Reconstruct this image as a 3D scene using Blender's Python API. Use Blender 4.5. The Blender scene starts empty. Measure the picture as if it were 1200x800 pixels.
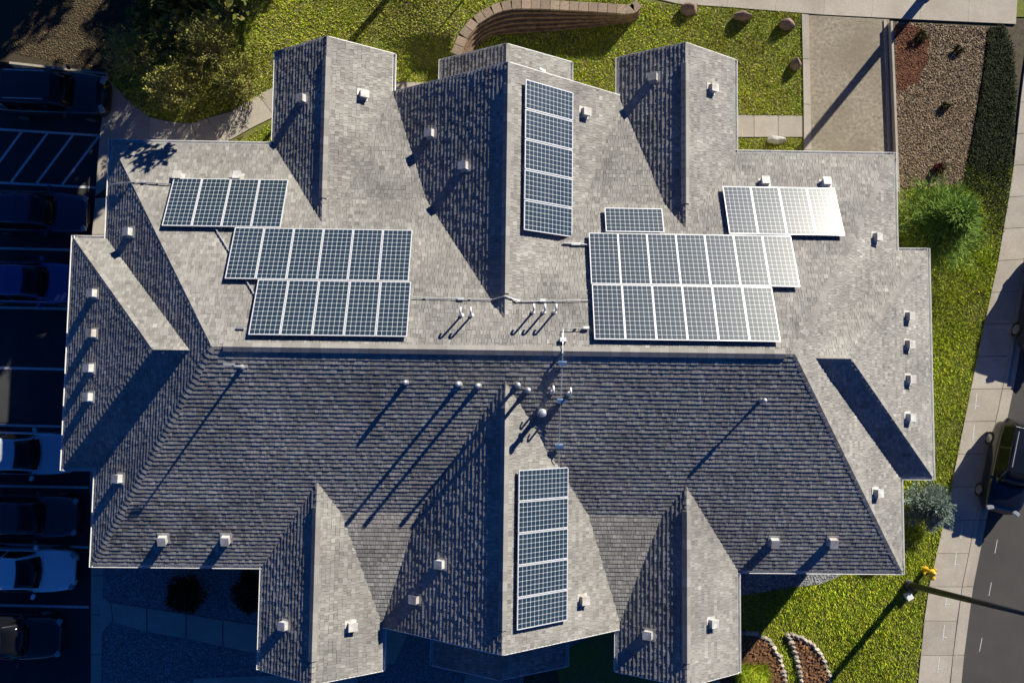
import bpy, math, random
from mathutils import Vector, Matrix, Euler
random.seed(7)
rnd = random.random
def U(a, b): return a + (b - a) * rnd()
S = bpy.context.scene
COL = S.collection

# ------------------------------------------------------------------ camera
G = 3.8                                   # eave height above the ground
F = 887.51                                # focal length in pixels of a 1200 px wide frame
CAM = Vector((-0.1036, -1.048, 26.391 + G))
CROT = Euler((0.062, -0.0144, 0.0124), 'XYZ')
cd = bpy.data.cameras.new('camera'); cam = bpy.data.objects.new('camera', cd); COL.objects.link(cam)
cam.location = CAM; cam.rotation_euler = CROT
cd.sensor_width = 36; cd.lens = F / 1200 * 36; cd.clip_start = 0.5; cd.clip_end = 3000
S.camera = cam

# ------------------------------------------------------------------ light
TAN_E = 0.456
EL = math.atan(TAN_E)
AZ = Vector((0.628, 0.778, 0)).normalized()          # towards the sun, in plan
world = bpy.data.worlds.new("World"); S.world = world; world.use_nodes = True
wn = world.node_tree
sky = wn.nodes.new('ShaderNodeTexSky'); sky.sky_type = 'NISHITA'; sky.sun_disc = False
sky.sun_elevation = EL
sky.sun_rotation = math.atan2(AZ.x, AZ.y)
sky.altitude = 2500; sky.air_density = 1.0; sky.dust_density = 0.0; sky.ozone_density = 10.0
tint = wn.nodes.new('ShaderNodeMix'); tint.data_type = 'RGBA'; tint.blend_type = 'MULTIPLY'; tint.inputs['Factor'].default_value = 1.0
tint.inputs['B'].default_value = (0.22, 0.60, 0.95, 1)          # clear high-altitude sky, camera balanced for the sun
wn.links.new(sky.outputs[0], tint.inputs['A']); wn.links.new(tint.outputs['Result'], wn.nodes['Background'].inputs[0])
wn.nodes['Background'].inputs[1].default_value = 0.05
sd = bpy.data.lights.new('sun', 'SUN'); sun = bpy.data.objects.new('sun', sd); COL.objects.link(sun)
sd.energy = 5.0; sd.angle = math.radians(0.5); sd.color = (1.0, 0.93, 0.78)
sun.location = (30, 40, 50)
sun.rotation_euler = (-(Vector((AZ.x, AZ.y, TAN_E)))).to_track_quat('-Z', 'Y').to_euler()
S.view_settings.view_transform = 'Standard'; S.view_settings.look = 'None'
S.view_settings.exposure = 0.88; S.view_settings.gamma = 1.0
S.view_settings.use_curve_mapping = False

# ------------------------------------------------------------------ survey helpers
RM = CROT.to_matrix()
def ray(px, py):
    return RM @ Vector(((px - 600) / F, -(py - 400) / F, -1))
def at(px, py, z=0.0):
    "world point at height z that the survey photo shows at px, py"
    d = ray(px, py); t = (z - CAM.z) / d.z
    return CAM + d * t
def P2(px, py, z=0.0):
    v = at(px, py, z); return (v.x, v.y)

# ------------------------------------------------------------------ object helpers
def tag(o, label=None, cat=None, group=None, kind=None):
    if label: o['label'] = label
    if cat: o['category'] = cat
    if group: o['group'] = group
    if kind: o['kind'] = kind
    return o
def empty(name, loc=(0, 0, 0), rz=0.0, parent=None):
    o = bpy.data.objects.new(name, None); COL.objects.link(o); o.location = loc
    o.rotation_euler = (0, 0, rz); o.empty_display_size = 0.3
    if parent: o.parent = parent
    return o
class MB:
    def __init__(s): s.v = []; s.f = []; s.t = []
    def face(s, pts, tone=1.0):
        n = len(s.v); s.v += [tuple(p) for p in pts]; s.f.append(tuple(range(n, n + len(pts)))); s.t.append(tone)
    def mesh(s, vs, fs, tone=1.0):
        n = len(s.v); s.v += [tuple(p) for p in vs]; s.f += [tuple(i + n for i in f) for f in fs]; s.t += [tone] * len(fs)
    def box(s, c, d, M=None, tone=1.0):
        x, y, z = d[0] / 2, d[1] / 2, d[2] / 2; c = Vector(c)
        vs = [Vector((i * x, j * y, k * z)) for i in (-1, 1) for j in (-1, 1) for k in (-1, 1)]
        if M is not None: vs = [M @ v for v in vs]
        s.mesh([v + c for v in vs], [(0, 1, 3, 2), (4, 6, 7, 5), (0, 4, 5, 1), (2, 3, 7, 6), (0, 2, 6, 4), (1, 5, 7, 3)], tone)
    def beam(s, a, b, w, h, up=Vector((0, 0, 1)), tone=1.0):
        a = Vector(a); b = Vector(b); d = (b - a).normalized(); r = d.cross(up).normalized() * w / 2; u = r.cross(d).normalized() * h / 2
        vs = [a - r - u, a + r - u, a + r + u, a - r + u, b - r - u, b + r - u, b + r + u, b - r + u]
        s.mesh(vs, [(0, 1, 2, 3), (7, 6, 5, 4), (0, 4, 5, 1), (1, 5, 6, 2), (2, 6, 7, 3), (3, 7, 4, 0)], tone)
    def tube(s, pts, rad, n=10, cap=True, tone=1.0):
        pts = [Vector(p) for p in pts]
        if not isinstance(rad, (list, tuple)): rad = [rad] * len(pts)
        base = len(s.v); prev = None
        for i, p in enumerate(pts):
            d = (pts[min(i + 1, len(pts) - 1)] - pts[max(i - 1, 0)]).normalized()
            if prev is None:
                r = d.cross(Vector((0, 0, 1)) if abs(d.z) < .9 else Vector((1, 0, 0))).normalized()
            else:
                r = (prev - d * prev.dot(d)).normalized()
            prev = r; q = d.cross(r)
            for k in range(n):
                a = 2 * math.pi * k / n; s.v.append(tuple(p + (r * math.cos(a) + q * math.sin(a)) * rad[i]))
        for i in range(len(pts) - 1):
            for k in range(n):
                a = base + i * n + k; b = base + i * n + (k + 1) % n
                s.f.append((a, b, b + n, a + n)); s.t.append(tone)
        if cap:
            s.f.append(tuple(base + k for k in reversed(range(n)))); s.t.append(tone)
            e = base + (len(pts) - 1) * n
            s.f.append(tuple(e + k for k in range(n))); s.t.append(tone)
    def lathe(s, c, prof, n=16, tone=1.0):
        s.tube([(c[0], c[1], c[2] + z) for r, z in prof], 1, n, True, tone)
        base = len(s.v) - n * len(prof)
        for i, (r, z) in enumerate(prof):
            for k in range(n):
                a = 2 * math.pi * k / n
                s.v[base + i * n + k] = (c[0] + r * math.cos(a), c[1] + r * math.sin(a), c[2] + z)
    def build(s, name, mat, parent=None, loc=None, smooth=False, off=None):
        me = bpy.data.meshes.new(name)
        vs = s.v if off is None else [(v[0] - off[0], v[1] - off[1], v[2] - off[2]) for v in s.v]
        me.from_pydata(vs, [], s.f); me.update()
        at_ = me.attributes.new('tone', 'FLOAT', 'FACE'); at_.data.foreach_set('value', s.t)
        if smooth: me.polygons.foreach_set('use_smooth', [True] * len(me.polygons))
        me.materials.append(mat)
        o = bpy.data.objects.new(name, me); COL.objects.link(o)
        if parent: o.parent = parent
        if off is not None and loc is None: o.location = off
        if loc is not None: o.location = loc
        return o
def mods(o, bevel=0, seg=2, sub=0):
    if bevel:
        m = o.modifiers.new('bevel', 'BEVEL'); m.width = bevel; m.segments = seg; m.limit_method = 'ANGLE'
    if sub:
        m = o.modifiers.new('sub', 'SUBSURF'); m.levels = sub; m.render_levels = sub
    return o
def copy_tree(o, parent=None):
    c = o.copy(); COL.objects.link(c); c.parent = parent
    for ch in list(o.children): copy_tree(ch, c)
    return c

# ------------------------------------------------------------------ materials
def nodes(name):
    m = bpy.data.materials.new(name); m.use_nodes = True; nt = m.node_tree
    return m, nt, nt.nodes['Principled BSDF']
def N(nt, t, **kw):
    n = nt.nodes.new(t)
    for k, v in kw.items():
        if k in n.inputs: n.inputs[k].default_value = v
        else: setattr(n, k, v)
    return n
def mat(name, c1, c2=None, scale=4.0, rough=0.8, bump=0.0, bscale=None, detail=6.0, tone=False, metal=0.0, coat=0.0,
        c3=None, scale3=0.4, amt3=0.5, spec=0.5, lo=.35, hi=.65, vor=False):
    m, nt, b = nodes(name); L = nt.links.new
    co = N(nt, 'ShaderNodeTexCoord')
    b.inputs['Roughness'].default_value = rough; b.inputs['Metallic'].default_value = metal
    b.inputs['Specular IOR Level'].default_value = spec
    if coat: b.inputs['Coat Weight'].default_value = coat; b.inputs['Coat Roughness'].default_value = 0.04
    col = None
    if c2 is None:
        c = N(nt, 'ShaderNodeRGB'); c.outputs[0].default_value = (*c1, 1); col = c.outputs[0]
    else:
        if vor:
            t = N(nt, 'ShaderNodeTexVoronoi', Scale=scale); L(co.outputs['Object'], t.inputs['Vector'])
            sp = N(nt, 'ShaderNodeSeparateColor'); L(t.outputs['Color'], sp.inputs[0]); src = sp.outputs[0]
        else:
            t = N(nt, 'ShaderNodeTexNoise', Scale=scale, Detail=detail, Roughness=0.65); L(co.outputs['Object'], t.inputs['Vector']); src = t.outputs['Fac']
        mr = N(nt, 'ShaderNodeMapRange'); mr.inputs['From Min'].default_value = lo; mr.inputs['From Max'].default_value = hi
        L(src, mr.inputs['Value'])
        mx = N(nt, 'ShaderNodeMix', data_type='RGBA'); L(mr.outputs[0], mx.inputs['Factor'])
        mx.inputs['A'].default_value = (*c1, 1); mx.inputs['B'].default_value = (*c2, 1); col = mx.outputs['Result']
    if c3 is not None:
        t3 = N(nt, 'ShaderNodeTexNoise', Scale=scale3, Detail=5.0, Roughness=0.6); L(co.outputs['Object'], t3.inputs['Vector'])
        mr3 = N(nt, 'ShaderNodeMapRange'); mr3.inputs['From Min'].default_value = .42; mr3.inputs['From Max'].default_value = .65
        mr3.inputs['To Max'].default_value = amt3
        L(t3.outputs['Fac'], mr3.inputs['Value'])
        m3 = N(nt, 'ShaderNodeMix', data_type='RGBA'); L(mr3.outputs[0], m3.inputs['Factor']); L(col, m3.inputs['A'])
        m3.inputs['B'].default_value = (*c3, 1); col = m3.outputs['Result']
    if tone:
        a = N(nt, 'ShaderNodeAttribute', attribute_name='tone')
        vm = N(nt, 'ShaderNodeVectorMath', operation='SCALE'); L(col, vm.inputs[0]); L(a.outputs['Fac'], vm.inputs['Scale']); col = vm.outputs[0]
    L(col, b.inputs['Base Color'])
    if bump:
        bt = N(nt, 'ShaderNodeTexVoronoi' if vor else 'ShaderNodeTexNoise', Scale=bscale or scale * 3); L(co.outputs['Object'], bt.inputs['Vector'])
        bp = N(nt, 'ShaderNodeBump', Strength=1.0, Distance=bump); L(bt.outputs[0], bp.inputs['Height']); L(bp.outputs[0], b.inputs['Normal'])
        if vor: bp.invert = True
    return m
M = {}
M['shingle'] = mat('shingle', (.225, .218, .204), (.355, .345, .325), 55, .93, .004, 160, tone=True, c3=(.19, .185, .18), scale3=.5, amt3=.65, spec=.25, lo=.3, hi=.7)
M['ridge'] = mat('ridge_shingle', (.20, .19, .18), (.32, .31, .29), 50, .93, .003, 150, tone=True, spec=.25)
M['white'] = mat('white_paint', (.78, .78, .76), (.66, .66, .65), 3, .45, tone=False)
M['stucco'] = mat('stucco', (.50, .44, .35), (.42, .37, .29), 9, .9, .006, 60)
M['glass'] = mat('window_glass', (.03, .04, .05), None, rough=.06, spec=.8)
M['galv'] = mat('galvanized', (.58, .60, .62), (.42, .44, .47), 14, .42, metal=.55)
M['ventm'] = mat('vent_paint', (.60, .61, .61), (.38, .38, .38), 5, .55, c3=(.22, .15, .10), scale3=2.2, amt3=.5)
M['dark'] = mat('dark_metal', (.015, .016, .018), (.03, .03, .032), 9, .5)
M['alu'] = mat('aluminium', (.82, .83, .85), (.72, .73, .75), 20, .32, metal=.35)
M['asphalt'] = mat('asphalt', (.030, .031, .034), (.055, .055, .057), 90, .92, .006, 120, c3=(.022, .023, .026), scale3=.7, amt3=.7)
M['road'] = mat('road_asphalt', (.045, .042, .040), (.08, .074, .07), 80, .92, .006, 120, c3=(.045, .043, .043), scale3=.6, amt3=.7)
M['concrete'] = mat('concrete', (.44, .40, .34), (.36, .325, .275), 14, .9, .003, 60, c3=(.30, .265, .22), scale3=.9, amt3=.6, tone=True)
M['joint'] = mat('joint', (.13, .12, .10), (.08, .07, .06), 20, .95)
M['paint'] = mat('line_paint', (.62, .63, .62), (.30, .30, .30), 22, .7, lo=.45, hi=.75)
M['grassbase'] = mat('turf', (.20, .22, .028), (.11, .14, .018), 9, .95, .03, 40, c3=(.16, .13, .065), scale3=.55, amt3=.8)
M['soil'] = mat('soil', (.10, .08, .05), (.05, .04, .025), 6, .95, .02, 40, c3=(.07, .08, .03), scale3=.25, amt3=.7)
M['dirt'] = mat('bare_dirt', (.36, .325, .25), (.20, .17, .125), 7, .95, .012, 60, c3=(.20, .165, .12), scale3=.5, amt3=.75)
M['river'] = mat('river_rock', (.24, .18, .115), (.07, .048, .03), 19, .85, .03, 19, vor=True, lo=.1, hi=.9)
M['gravel'] = mat('grey_gravel', (.30, .31, .32), (.10, .11, .13), 26, .85, .03, 26, vor=True, lo=.1, hi=.9)
M['redmulch'] = mat('red_mulch', (.16, .05, .018), (.06, .018, .010), 30, .95, .03, 50)
M['mulch'] = mat('bark_mulch', (.22, .11, .05), (.08, .04, .02), 30, .95, .03, 50)
M['mulchdk'] = mat('needle_mulch', (.08, .06, .03), (.03, .022, .012), 22, .95, .03, 40)
M['pebble'] = mat('pebble', (.33, .235, .135), (.13, .088, .05), 5, .8, tone=True)
M['pebgrey'] = mat('pebble_grey', (.42, .42, .42), (.22, .23, .25), 5, .8, tone=True)
M['tanchip'] = mat('tan_chip', (.15, .11, .05), (.05, .035, .018), 5, .9, tone=True)
M['chip'] = mat('bark_chip', (.26, .12, .05), (.12, .055, .025), 5, .9, tone=True)
M['stone'] = mat('edging_stone', (.42, .37, .31), (.30, .26, .22), 12, .85, .01, 30, tone=True)
M['block'] = mat('wall_block', (.21, .135, .085), (.13, .085, .055), 12, .9, .01, 40, tone=True)
M['cap'] = mat('cap_block', (.34, .26, .19), (.22, .165, .12), 12, .9, .01, 40, tone=True)
M['boulder'] = mat('boulder_rock', (.24, .16, .135), (.13, .09, .08), 5, .9, .02, 18)
M['boulderg'] = mat('boulder_grey', (.48, .47, .44), (.32, .31, .29), 5, .9, .02, 18)
M['bark'] = mat('bark', (.11, .085, .06), (.06, .045, .032), 12, .9, .01, 30)
def leafmat(name, c1, c2): return mat(name, c1, c2, 3, .75, tone=True, spec=.12)
M['blade'] = leafmat('grass_blade', (.29, .40, .024), (.45, .48, .04))
M['bladedry'] = leafmat('grass_dry', (.50, .43, .20), (.38, .33, .12))
M['leaf'] = leafmat('tree_leaf', (.06, .085, .018), (.12, .11, .025))
M['pine'] = leafmat('pine_needle', (.12, .22, .03), (.20, .31, .06))
M['spruce'] = leafmat('spruce_needle', (.26, .33, .28), (.15, .21, .17))
M['lawn_shade'] = leafmat('lawn_shade', (.007, .012, .003), (.018, .026, .005))  # near-black colour stands in for tree shade on the lawn
M['darkbush'] = leafmat('dark_shrub', (.03, .038, .012), (.05, .048, .016))
M['redleaf'] = leafmat('red_leaf', (.16, .03, .03), (.09, .02, .025))
M['tyre'] = mat('tyre', (.02, .02, .02), None, rough=.9)
M['rim'] = mat('rim', (.5, .5, .52), None, rough=.3, metal=.8)
M['carglass'] = mat('car_glass', (.006, .007, .009), None, rough=.12, spec=.28)
M['lamp'] = mat('headlamp', (.26, .28, .31), None, rough=.1, coat=1)
M['yellow'] = mat('yellow_paint', (.62, .40, .02), (.52, .33, .02), 9, .45)
M['blueconn'] = mat('junction_box', (.16, .27, .46), (.12, .22, .40), 8, .5)
def carpaint(n, c, metal=.1): return mat(n, c, None, rough=.3, coat=1.0, metal=metal)
M['p_black'] = carpaint('black_car_paint', (.006, .007, .010)); M['p_navy'] = carpaint('navy_car_paint', (.008, .014, .045))
M['p_white'] = carpaint('white_car_paint', (.78, .80, .82)); M['p_silver'] = carpaint('silver_car_paint', (.50, .55, .62), .2)
M['p_blue'] = carpaint('blue_car_paint', (.035, .06, .22)); M['p_char'] = carpaint('charcoal_car_paint', (.02, .022, .028))

def cellmat():
    # silicon cells seen through glass: 6 x 12 squares with pale gaps
    m, nt, b = nodes('solar_cells'); L = nt.links.new
    co = N(nt, 'ShaderNodeTexCoord'); sx = N(nt, 'ShaderNodeSeparateXYZ'); L(co.outputs['Object'], sx.inputs[0])
    def line(sock, off, pitch, w):
        a = N(nt, 'ShaderNodeMath', operation='ADD'); a.inputs[1].default_value = off; L(sock, a.inputs[0])
        d = N(nt, 'ShaderNodeMath', operation='DIVIDE'); d.inputs[1].default_value = pitch; L(a.outputs[0], d.inputs[0])
        fr = N(nt, 'ShaderNodeMath', operation='FRACT'); L(d.outputs[0], fr.inputs[0])
        s = N(nt, 'ShaderNodeMath', operation='SUBTRACT'); s.inputs[1].default_value = .5; L(fr.outputs[0], s.inputs[0])
        ab = N(nt, 'ShaderNodeMath', operation='ABSOLUTE'); L(s.outputs[0], ab.inputs[0])
        g = N(nt, 'ShaderNodeMath', operation='GREATER_THAN'); g.inputs[1].default_value = .5 - w / pitch / 2; L(ab.outputs[0], g.inputs[0])
        return g.outputs[0], ab.outputs[0]
    px, py = .92 / 6, 1.905 / 12
    gx, ax = line(sx.outputs[0], .46, px, .012); gy, ay = line(sx.outputs[1], .9525, py, .012)
    mx = N(nt, 'ShaderNodeMath', operation='MAXIMUM'); L(gx, mx.inputs[0]); L(gy, mx.inputs[1])
    # clipped cell corners
    sm = N(nt, 'ShaderNodeMath', operation='ADD'); L(ax, sm.inputs[0]); L(ay, sm.inputs[1])
    gc = N(nt, 'ShaderNodeMath', operation='GREATER_THAN'); gc.inputs[1].default_value = .83; L(sm.outputs[0], gc.inputs[0])
    m2 = N(nt, 'ShaderNodeMath', operation='MAXIMUM'); L(mx.outputs[0], m2.inputs[0]); L(gc.outputs[0], m2.inputs[1])
    no = N(nt, 'ShaderNodeTexNoise', Scale=2.2, Detail=4.0); oi = N(nt, 'ShaderNodeObjectInfo')
    va = N(nt, 'ShaderNodeVectorMath', operation='ADD'); L(co.outputs['Object'], va.inputs[0]); L(oi.outputs['Location'], va.inputs[1]); L(va.outputs[0], no.inputs['Vector'])
    base = N(nt, 'ShaderNodeMix', data_type='RGBA'); L(no.outputs['Fac'], base.inputs['Factor'])
    base.inputs['A'].default_value = (.008, .020, .038, 1); base.inputs['B'].default_value = (.024, .042, .062, 1)
    fin = N(nt, 'ShaderNodeMix', data_type='RGBA'); L(m2.outputs[0], fin.inputs['Factor']); L(base.outputs['Result'], fin.inputs['A'])
    fin.inputs['B'].default_value = (.42, .46, .47, 1); L(fin.outputs['Result'], b.inputs['Base Color'])
    b.inputs['Roughness'].default_value = .27; b.inputs['Specular IOR Level'].default_value = .5
    b.inputs['Coat Weight'].default_value = .8; b.inputs['Coat Roughness'].default_value = .31
    return m
M['cells'] = cellmat()

# ------------------------------------------------------------------ ground sheets
def poly2(name, pts, z, m, label=None, cat=None, kind='structure'):
    mb = MB(); mb.face([(x, y, z) for x, y in pts]); o = mb.build(name, m)
    if mb_area(pts) < 0: o.data.flip_normals()
    tag(o, kind=kind, label=label, cat=cat); return o
def mb_area(p):
    return .5 * sum(p[i][0] * p[(i + 1) % len(p)][1] - p[(i + 1) % len(p)][0] * p[i][1] for i in range(len(p)))
def pxs(l, z=0): return [P2(a, b, z) for a, b in l]
def inside(x, y, poly):
    c = False; j = len(poly) - 1
    for i in range(len(poly)):
        xi, yi = poly[i]; xj, yj = poly[j]
        if (yi > y) != (yj > y) and x < (xj - xi) * (y - yi) / (yj - yi) + xi: c = not c
        j = i
    return c
poly2('ground', [(-600, -600), (600, -600), (600, 600), (-600, 600)], -.42, M['soil'])
poly2('yard_ground', pxs([(127, 90), (13, 76), (-300, 38)]) + [(-200, 40), (-200, 200), (200, 200), (200, -200)] + [P2(107, 1200)] + pxs([(107, 665), (107, 290), (112, 220), (118, 150), (127, 110)]), -.03, M['soil'])
LAWN_N = pxs([(127, 88), (120, -160), (1400, -160), (1400, 20), (948, 20), (948, 200), (500, 330), (240, 300), (127, 200)])
LAWN_E = pxs([(1130, 190), (1200, 190), (1200, 210), (1180, 320), (1110, 600), (1085, 700), (1074, 800), (1060, 1000), (700, 1000), (620, 640), (960, 560), (1000, 200)])
poly2('north_lawn', LAWN_N, 0.0, M['grassbase']); poly2('east_lawn', LAWN_E, 0.004, M['grassbase'])
PZ = -.3
PARK = pxs([(127, 88), (13, 74), (-300, 36), (-300, 1200), (107, 1200), (107, 665), (107, 290), (112, 220), (118, 150), (127, 110)])
poly2('parking_lot', [P2(a, b, PZ) for a, b in ((150, 70), (13, 66), (-300, 30), (-300, 1200), (125, 1200), (125, 150))], PZ, M['asphalt'])
MULCH = pxs([(13, 74), (127, 87), (150, 60), (165, -20), (150, -160), (-300, -160), (-300, 36)])
poly2('mulch_bed', MULCH, .012, M['mulchdk'])
# concrete slabs: 'strip' lays slabs between two edge lines, with joints
def slabs(name, quads, z=.03, thick=.09, m='concrete', gap=.012):
    mb = MB()
    for q in quads:
        c = Vector((sum(p[0] for p in q) / len(q), sum(p[1] for p in q) / len(q)))
        q = [(Vector(p) - c) * (1 - gap / max(.2, (Vector(p) - c).length) * 1.0) + c for p in q]
        if mb_area([tuple(p) for p in q]) < 0: q = q[::-1]
        n = len(q); t = U(.9, 1.08)
        mb.face([(p[0], p[1], z) for p in q], t)
        for i in range(n):
            a, b_ = q[i], q[(i + 1) % n]
            mb.face([(a[0], a[1], z - thick), (b_[0], b_[1], z - thick), (b_[0], b_[1], z), (a[0], a[1], z)], t)
    return tag(mb.build(name, M[m]), kind='structure')
def strip(name, L, R, step, z=.03, m='concrete', gap=.012, thick=.09):
    L = [Vector(p) for p in L]; R = [Vector(p) for p in R]
    def sample(pl, t):
        ln = [(pl[i + 1] - pl[i]).length for i in range(len(pl) - 1)]; s = t * sum(ln)
        for i, l in enumerate(ln):
            if s <= l or i == len(ln) - 1: return pl[i].lerp(pl[i + 1], min(1, s / l))
            s -= l
    tot = sum((L[i + 1] - L[i]).length for i in range(len(L) - 1)); n = max(1, round(tot / step))
    qs = [[sample(L, i / n), sample(L, (i + 1) / n), sample(R, (i + 1) / n), sample(R, i / n)] for i in range(n)]
    return slabs(name, [[tuple(p) for p in q] for q in qs], z, thick, m=m, gap=gap)
# east sidewalk, kerb, gutter, road
EL_ = [(1222, -60), (1197, 100), (1186, 205), (1169, 305), (1140, 440), (1110, 590), (1085, 700), (1075, 800), (1068, 900), (1060, 1100)]
ER_ = [(1262, -60), (1237, 100), (1216, 205), (1199, 305), (1177, 440), (1146, 590), (1124, 700), (1112, 800), (1104, 900), (1094, 1100)]
EG_ = [(1275, -60), (1250, 100), (1230, 205), (1213, 305), (1191, 440), (1160, 590), (1138, 700), (1126, 800), (1118, 900), (1108, 1100)]
eL, eR, eG = pxs(EL_), pxs(ER_), pxs(EG_)
poly2('road', eG + [(60, -60), (60, 60)][::1] if False else [(p[0] - .02, p[1]) for p in eG] + [(70, -30), (70, 60), (19.5, 40)], -.012, M['road'])
strip('sidewalk', eL, eR, 1.32, .045)
strip('kerb', [(p[0] + .012, p[1]) for p in eR], [(p[0] + .16, p[1]) for p in eR], 2.64, .05)
strip('road_gutter', [(p[0] + .17, p[1]) for p in eR], eG, 2.64, -.004)
# north-east alley, kerb strip, dirt yard, gravel
NL = pxs([(640, -60), (760, 3), (880, 11), (945, 17), (1040, 22), (1190, 29)]); NU = pxs([(650, -140), (775, -140), (895, -140), (960, -140), (1050, -140), (1200, -140)])
strip('alley_pavement', NL, NU, 2.0, .03)
poly2('dirt_yard', pxs([(946, 18), (1042, 23), (1052, 230), (952, 230)]), .008, M['dirt'])
strip('kerb', pxs([(939, 17), (941, 100), (942, 230)]), pxs([(947, 18), (949, 100), (951, 230)]), 1.8, .06)
strip('kerb', pxs([(1035, 24), (1038, 100), (1042, 230)]), pxs([(1038, 24), (1041, 100), (1045, 230)]), 1.8, .05)
RIVER = pxs([(1047, 26), (1157, 32), (1150, 90), (1140, 150), (1128, 216), (1054, 222)])
poly2('gravel_bed', RIVER, .012, M['river'])
REDM = pxs([(1049, 30), (1064, 28), (1080, 34), (1090, 48), (1086, 60), (1088, 72), (1079, 86), (1077, 98), (1066, 99), (1060, 108), (1051, 106)])
poly2('red_mulch', REDM, .018, M['redmulch'])
strip('walkway', pxs([(855, 135), (940, 136)]), pxs([(855, 161), (940, 161)]), 1.05, .034)
# north-west walk
slabs('walkway', [pxs(q) for q in ([(127, 92), (150, 118), (140, 210), (112, 230), (118, 150)], [(150, 118), (176, 138), (172, 215), (140, 210)], [(176, 138), (202, 143), (205, 212), (172, 215)],
      [(202, 143), (226, 145), (238, 190), (205, 212)], [(226, 145), (242, 139), (264, 168), (238, 190)], [(242, 139), (272, 131), (292, 152), (264, 168)],
      [(272, 131), (303, 111), (322, 137), (292, 152)], [(303, 111), (333, 97), (350, 125), (322, 137)], [(333, 97), (378, 92), (385, 120), (350, 125)], [(378, 92), (420, 94), (420, 120), (385, 120)],
      [(420, 94), (458, 96), (458, 120), (420, 120)], [(458, 96), (500, 97), (505, 120), (458, 120)])], .034)
strip('walkway', pxs([(112, 232), (106, 300), (105, 480), (107, 665), (107, 800), (105, 1000)]), pxs([(136, 232), (130, 300), (124, 480), (122, 665), (119, 800), (117, 1000)]), 1.5, .032, thick=.45)
# south-west yard
SWG = pxs([(118, 560), (560, 560), (620, 700), (600, 1000), (116, 1000)])
poly2('gravel_yard', SWG, .008, M['gravel'])
slabs('walkway', [pxs(q) for q in ([(119, 698), (130, 706), (132, 727), (118, 742)], [(131, 706), (172, 712), (172, 740), (133, 728)], [(173, 712), (218, 719), (218, 747), (173, 740)],
      [(219, 719), (261, 726), (261, 757), (219, 747)], [(262, 726), (310, 733), (310, 767), (262, 757)], [(311, 733), (380, 742), (380, 776), (311, 767)])], .034)
slabs('walkway', [pxs(q) for q in ([(226, 794), (330, 790), (420, 790), (420, 830), (226, 830)], [(445, 720), (485, 715), (478, 742), (462, 778), (445, 776)], [(545, 790), (590, 790), (590, 830), (540, 830)])], .036)
SEG = pxs([(640, 640), (1000, 640), (985, 674), (962, 684), (910, 690), (865, 698), (780, 700), (735, 716), (700, 742), (640, 770)])
poly2('gravel_strip', SEG, .016, M['gravel'])
# parking stripes
def mark(a, b, w, z=.009):
    a = Vector((*a, 0)); b = Vector((*b, 0)); d = (b - a).normalized(); r = Vector((-d.y, d.x, 0)) * w / 2
    mb = MB(); mb.face([(p.x, p.y, z) for p in (a - r, b - r, b + r, a + r)]); o = mb.build('painted_marking', M['paint'])
    if o.data.polygons[0].normal.z < 0: o.data.flip_normals()
    return tag(o, kind='structure')
def Q2(x, y): return P2(x, y, PZ)
for y0, y1 in ((291, 293), (431, 433), (498, 500), (570, 571), (636, 641), (709, 711), (361, 362)):
    mark(Q2(-120, y0 - 3), Q2(104 if y1 > 550 else 90, y1), .1, PZ + .005)
mark(Q2(-60, 148), Q2(116, 159), .1, PZ + .005); mark(Q2(-60, 211), Q2(112, 220), .1, PZ + .005)
for i in range(6):
    x = 116 - i * 30; mark(Q2(x, 160 - i * 2), Q2(x - 44, 218 - i * 1.5), .1, PZ + .0085)
# utility paint on the sidewalk and the road
for (x, y, z) in ((1144, 470, .049), (1141, 507, .049), (1120, 655, .049), (1109, 702, .049), (1106, 740, .049), (1100, 778, .049), (1127, 622, .049)):
    a = P2(x, y - 9); b = P2(x - 2, y + 9); mark(a, b, .035, z); mark(P2(x - 3, y + 5), P2(x + 3, y + 6), .03, z + .003)
for (x, y) in ((1169, 640), (1162, 690), (1151, 755)): mark(P2(x, y - 8), P2(x - 3, y + 8), .022, -.008)
# kerb by the mulch
k = MB(); a, b_, c = [Vector((*P2(*q), .05)) for q in ((13, 75), (127, 88), (126, 108))]
d_ = Vector((0, 0, -.17)); k.beam(a + d_, b_ + d_, .09, .48); k.beam(b_ + d_ + Vector((0, -.05, 0)), c + d_, .09, .48); tag(k.build('kerb', M['concrete']), kind='structure')

# ------------------------------------------------------------------ the building
An, As, Bw, Be = 7.4317, 7.1755, 13.9299, 13.8103
tm, tw, te, tb, tg, tw2 = 5 / 12, .6173, .6322, .6288, .6049, .6481
bN, bS, bW, bE = 3.9935, -3.9271, 15.0766, 14.9401
E0 = G
g1 = dict(x=-6.1792, h=2.0555, t=tg, y0=4.0, y1=10.82); g3 = dict(x=6.0402, h=2.0749, t=tg, y0=4.0, y1=10.835)
g2 = dict(x=-.02, h=4.05, t=tw2, y0=.8, y1=9.43)
s1 = dict(x=-6.0855, h=2.0632, t=tg, y0=-3.8, y1=-10.645); s3 = dict(x=6.0524, h=2.0567, t=tg, y0=-3.8, y1=-10.625)
s2 = dict(x=.03, h=4.09, t=tw2, y0=-.6, y1=-9.186)
e2 = dict(x=-.0, h=2.33, t=.58, y0=8.6, y1=0); e3 = dict(x=0, h=2.4, t=.55, y0=-8.4, y1=0)
q = at(518, 68.5, E0), at(668, 73.5, E0); e2['x'] = (q[0].x + q[1].x) / 2; e2['h'] = (q[1].x - q[0].x) / 2; e2['y1'] = (q[0].y + q[1].y) / 2
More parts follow.
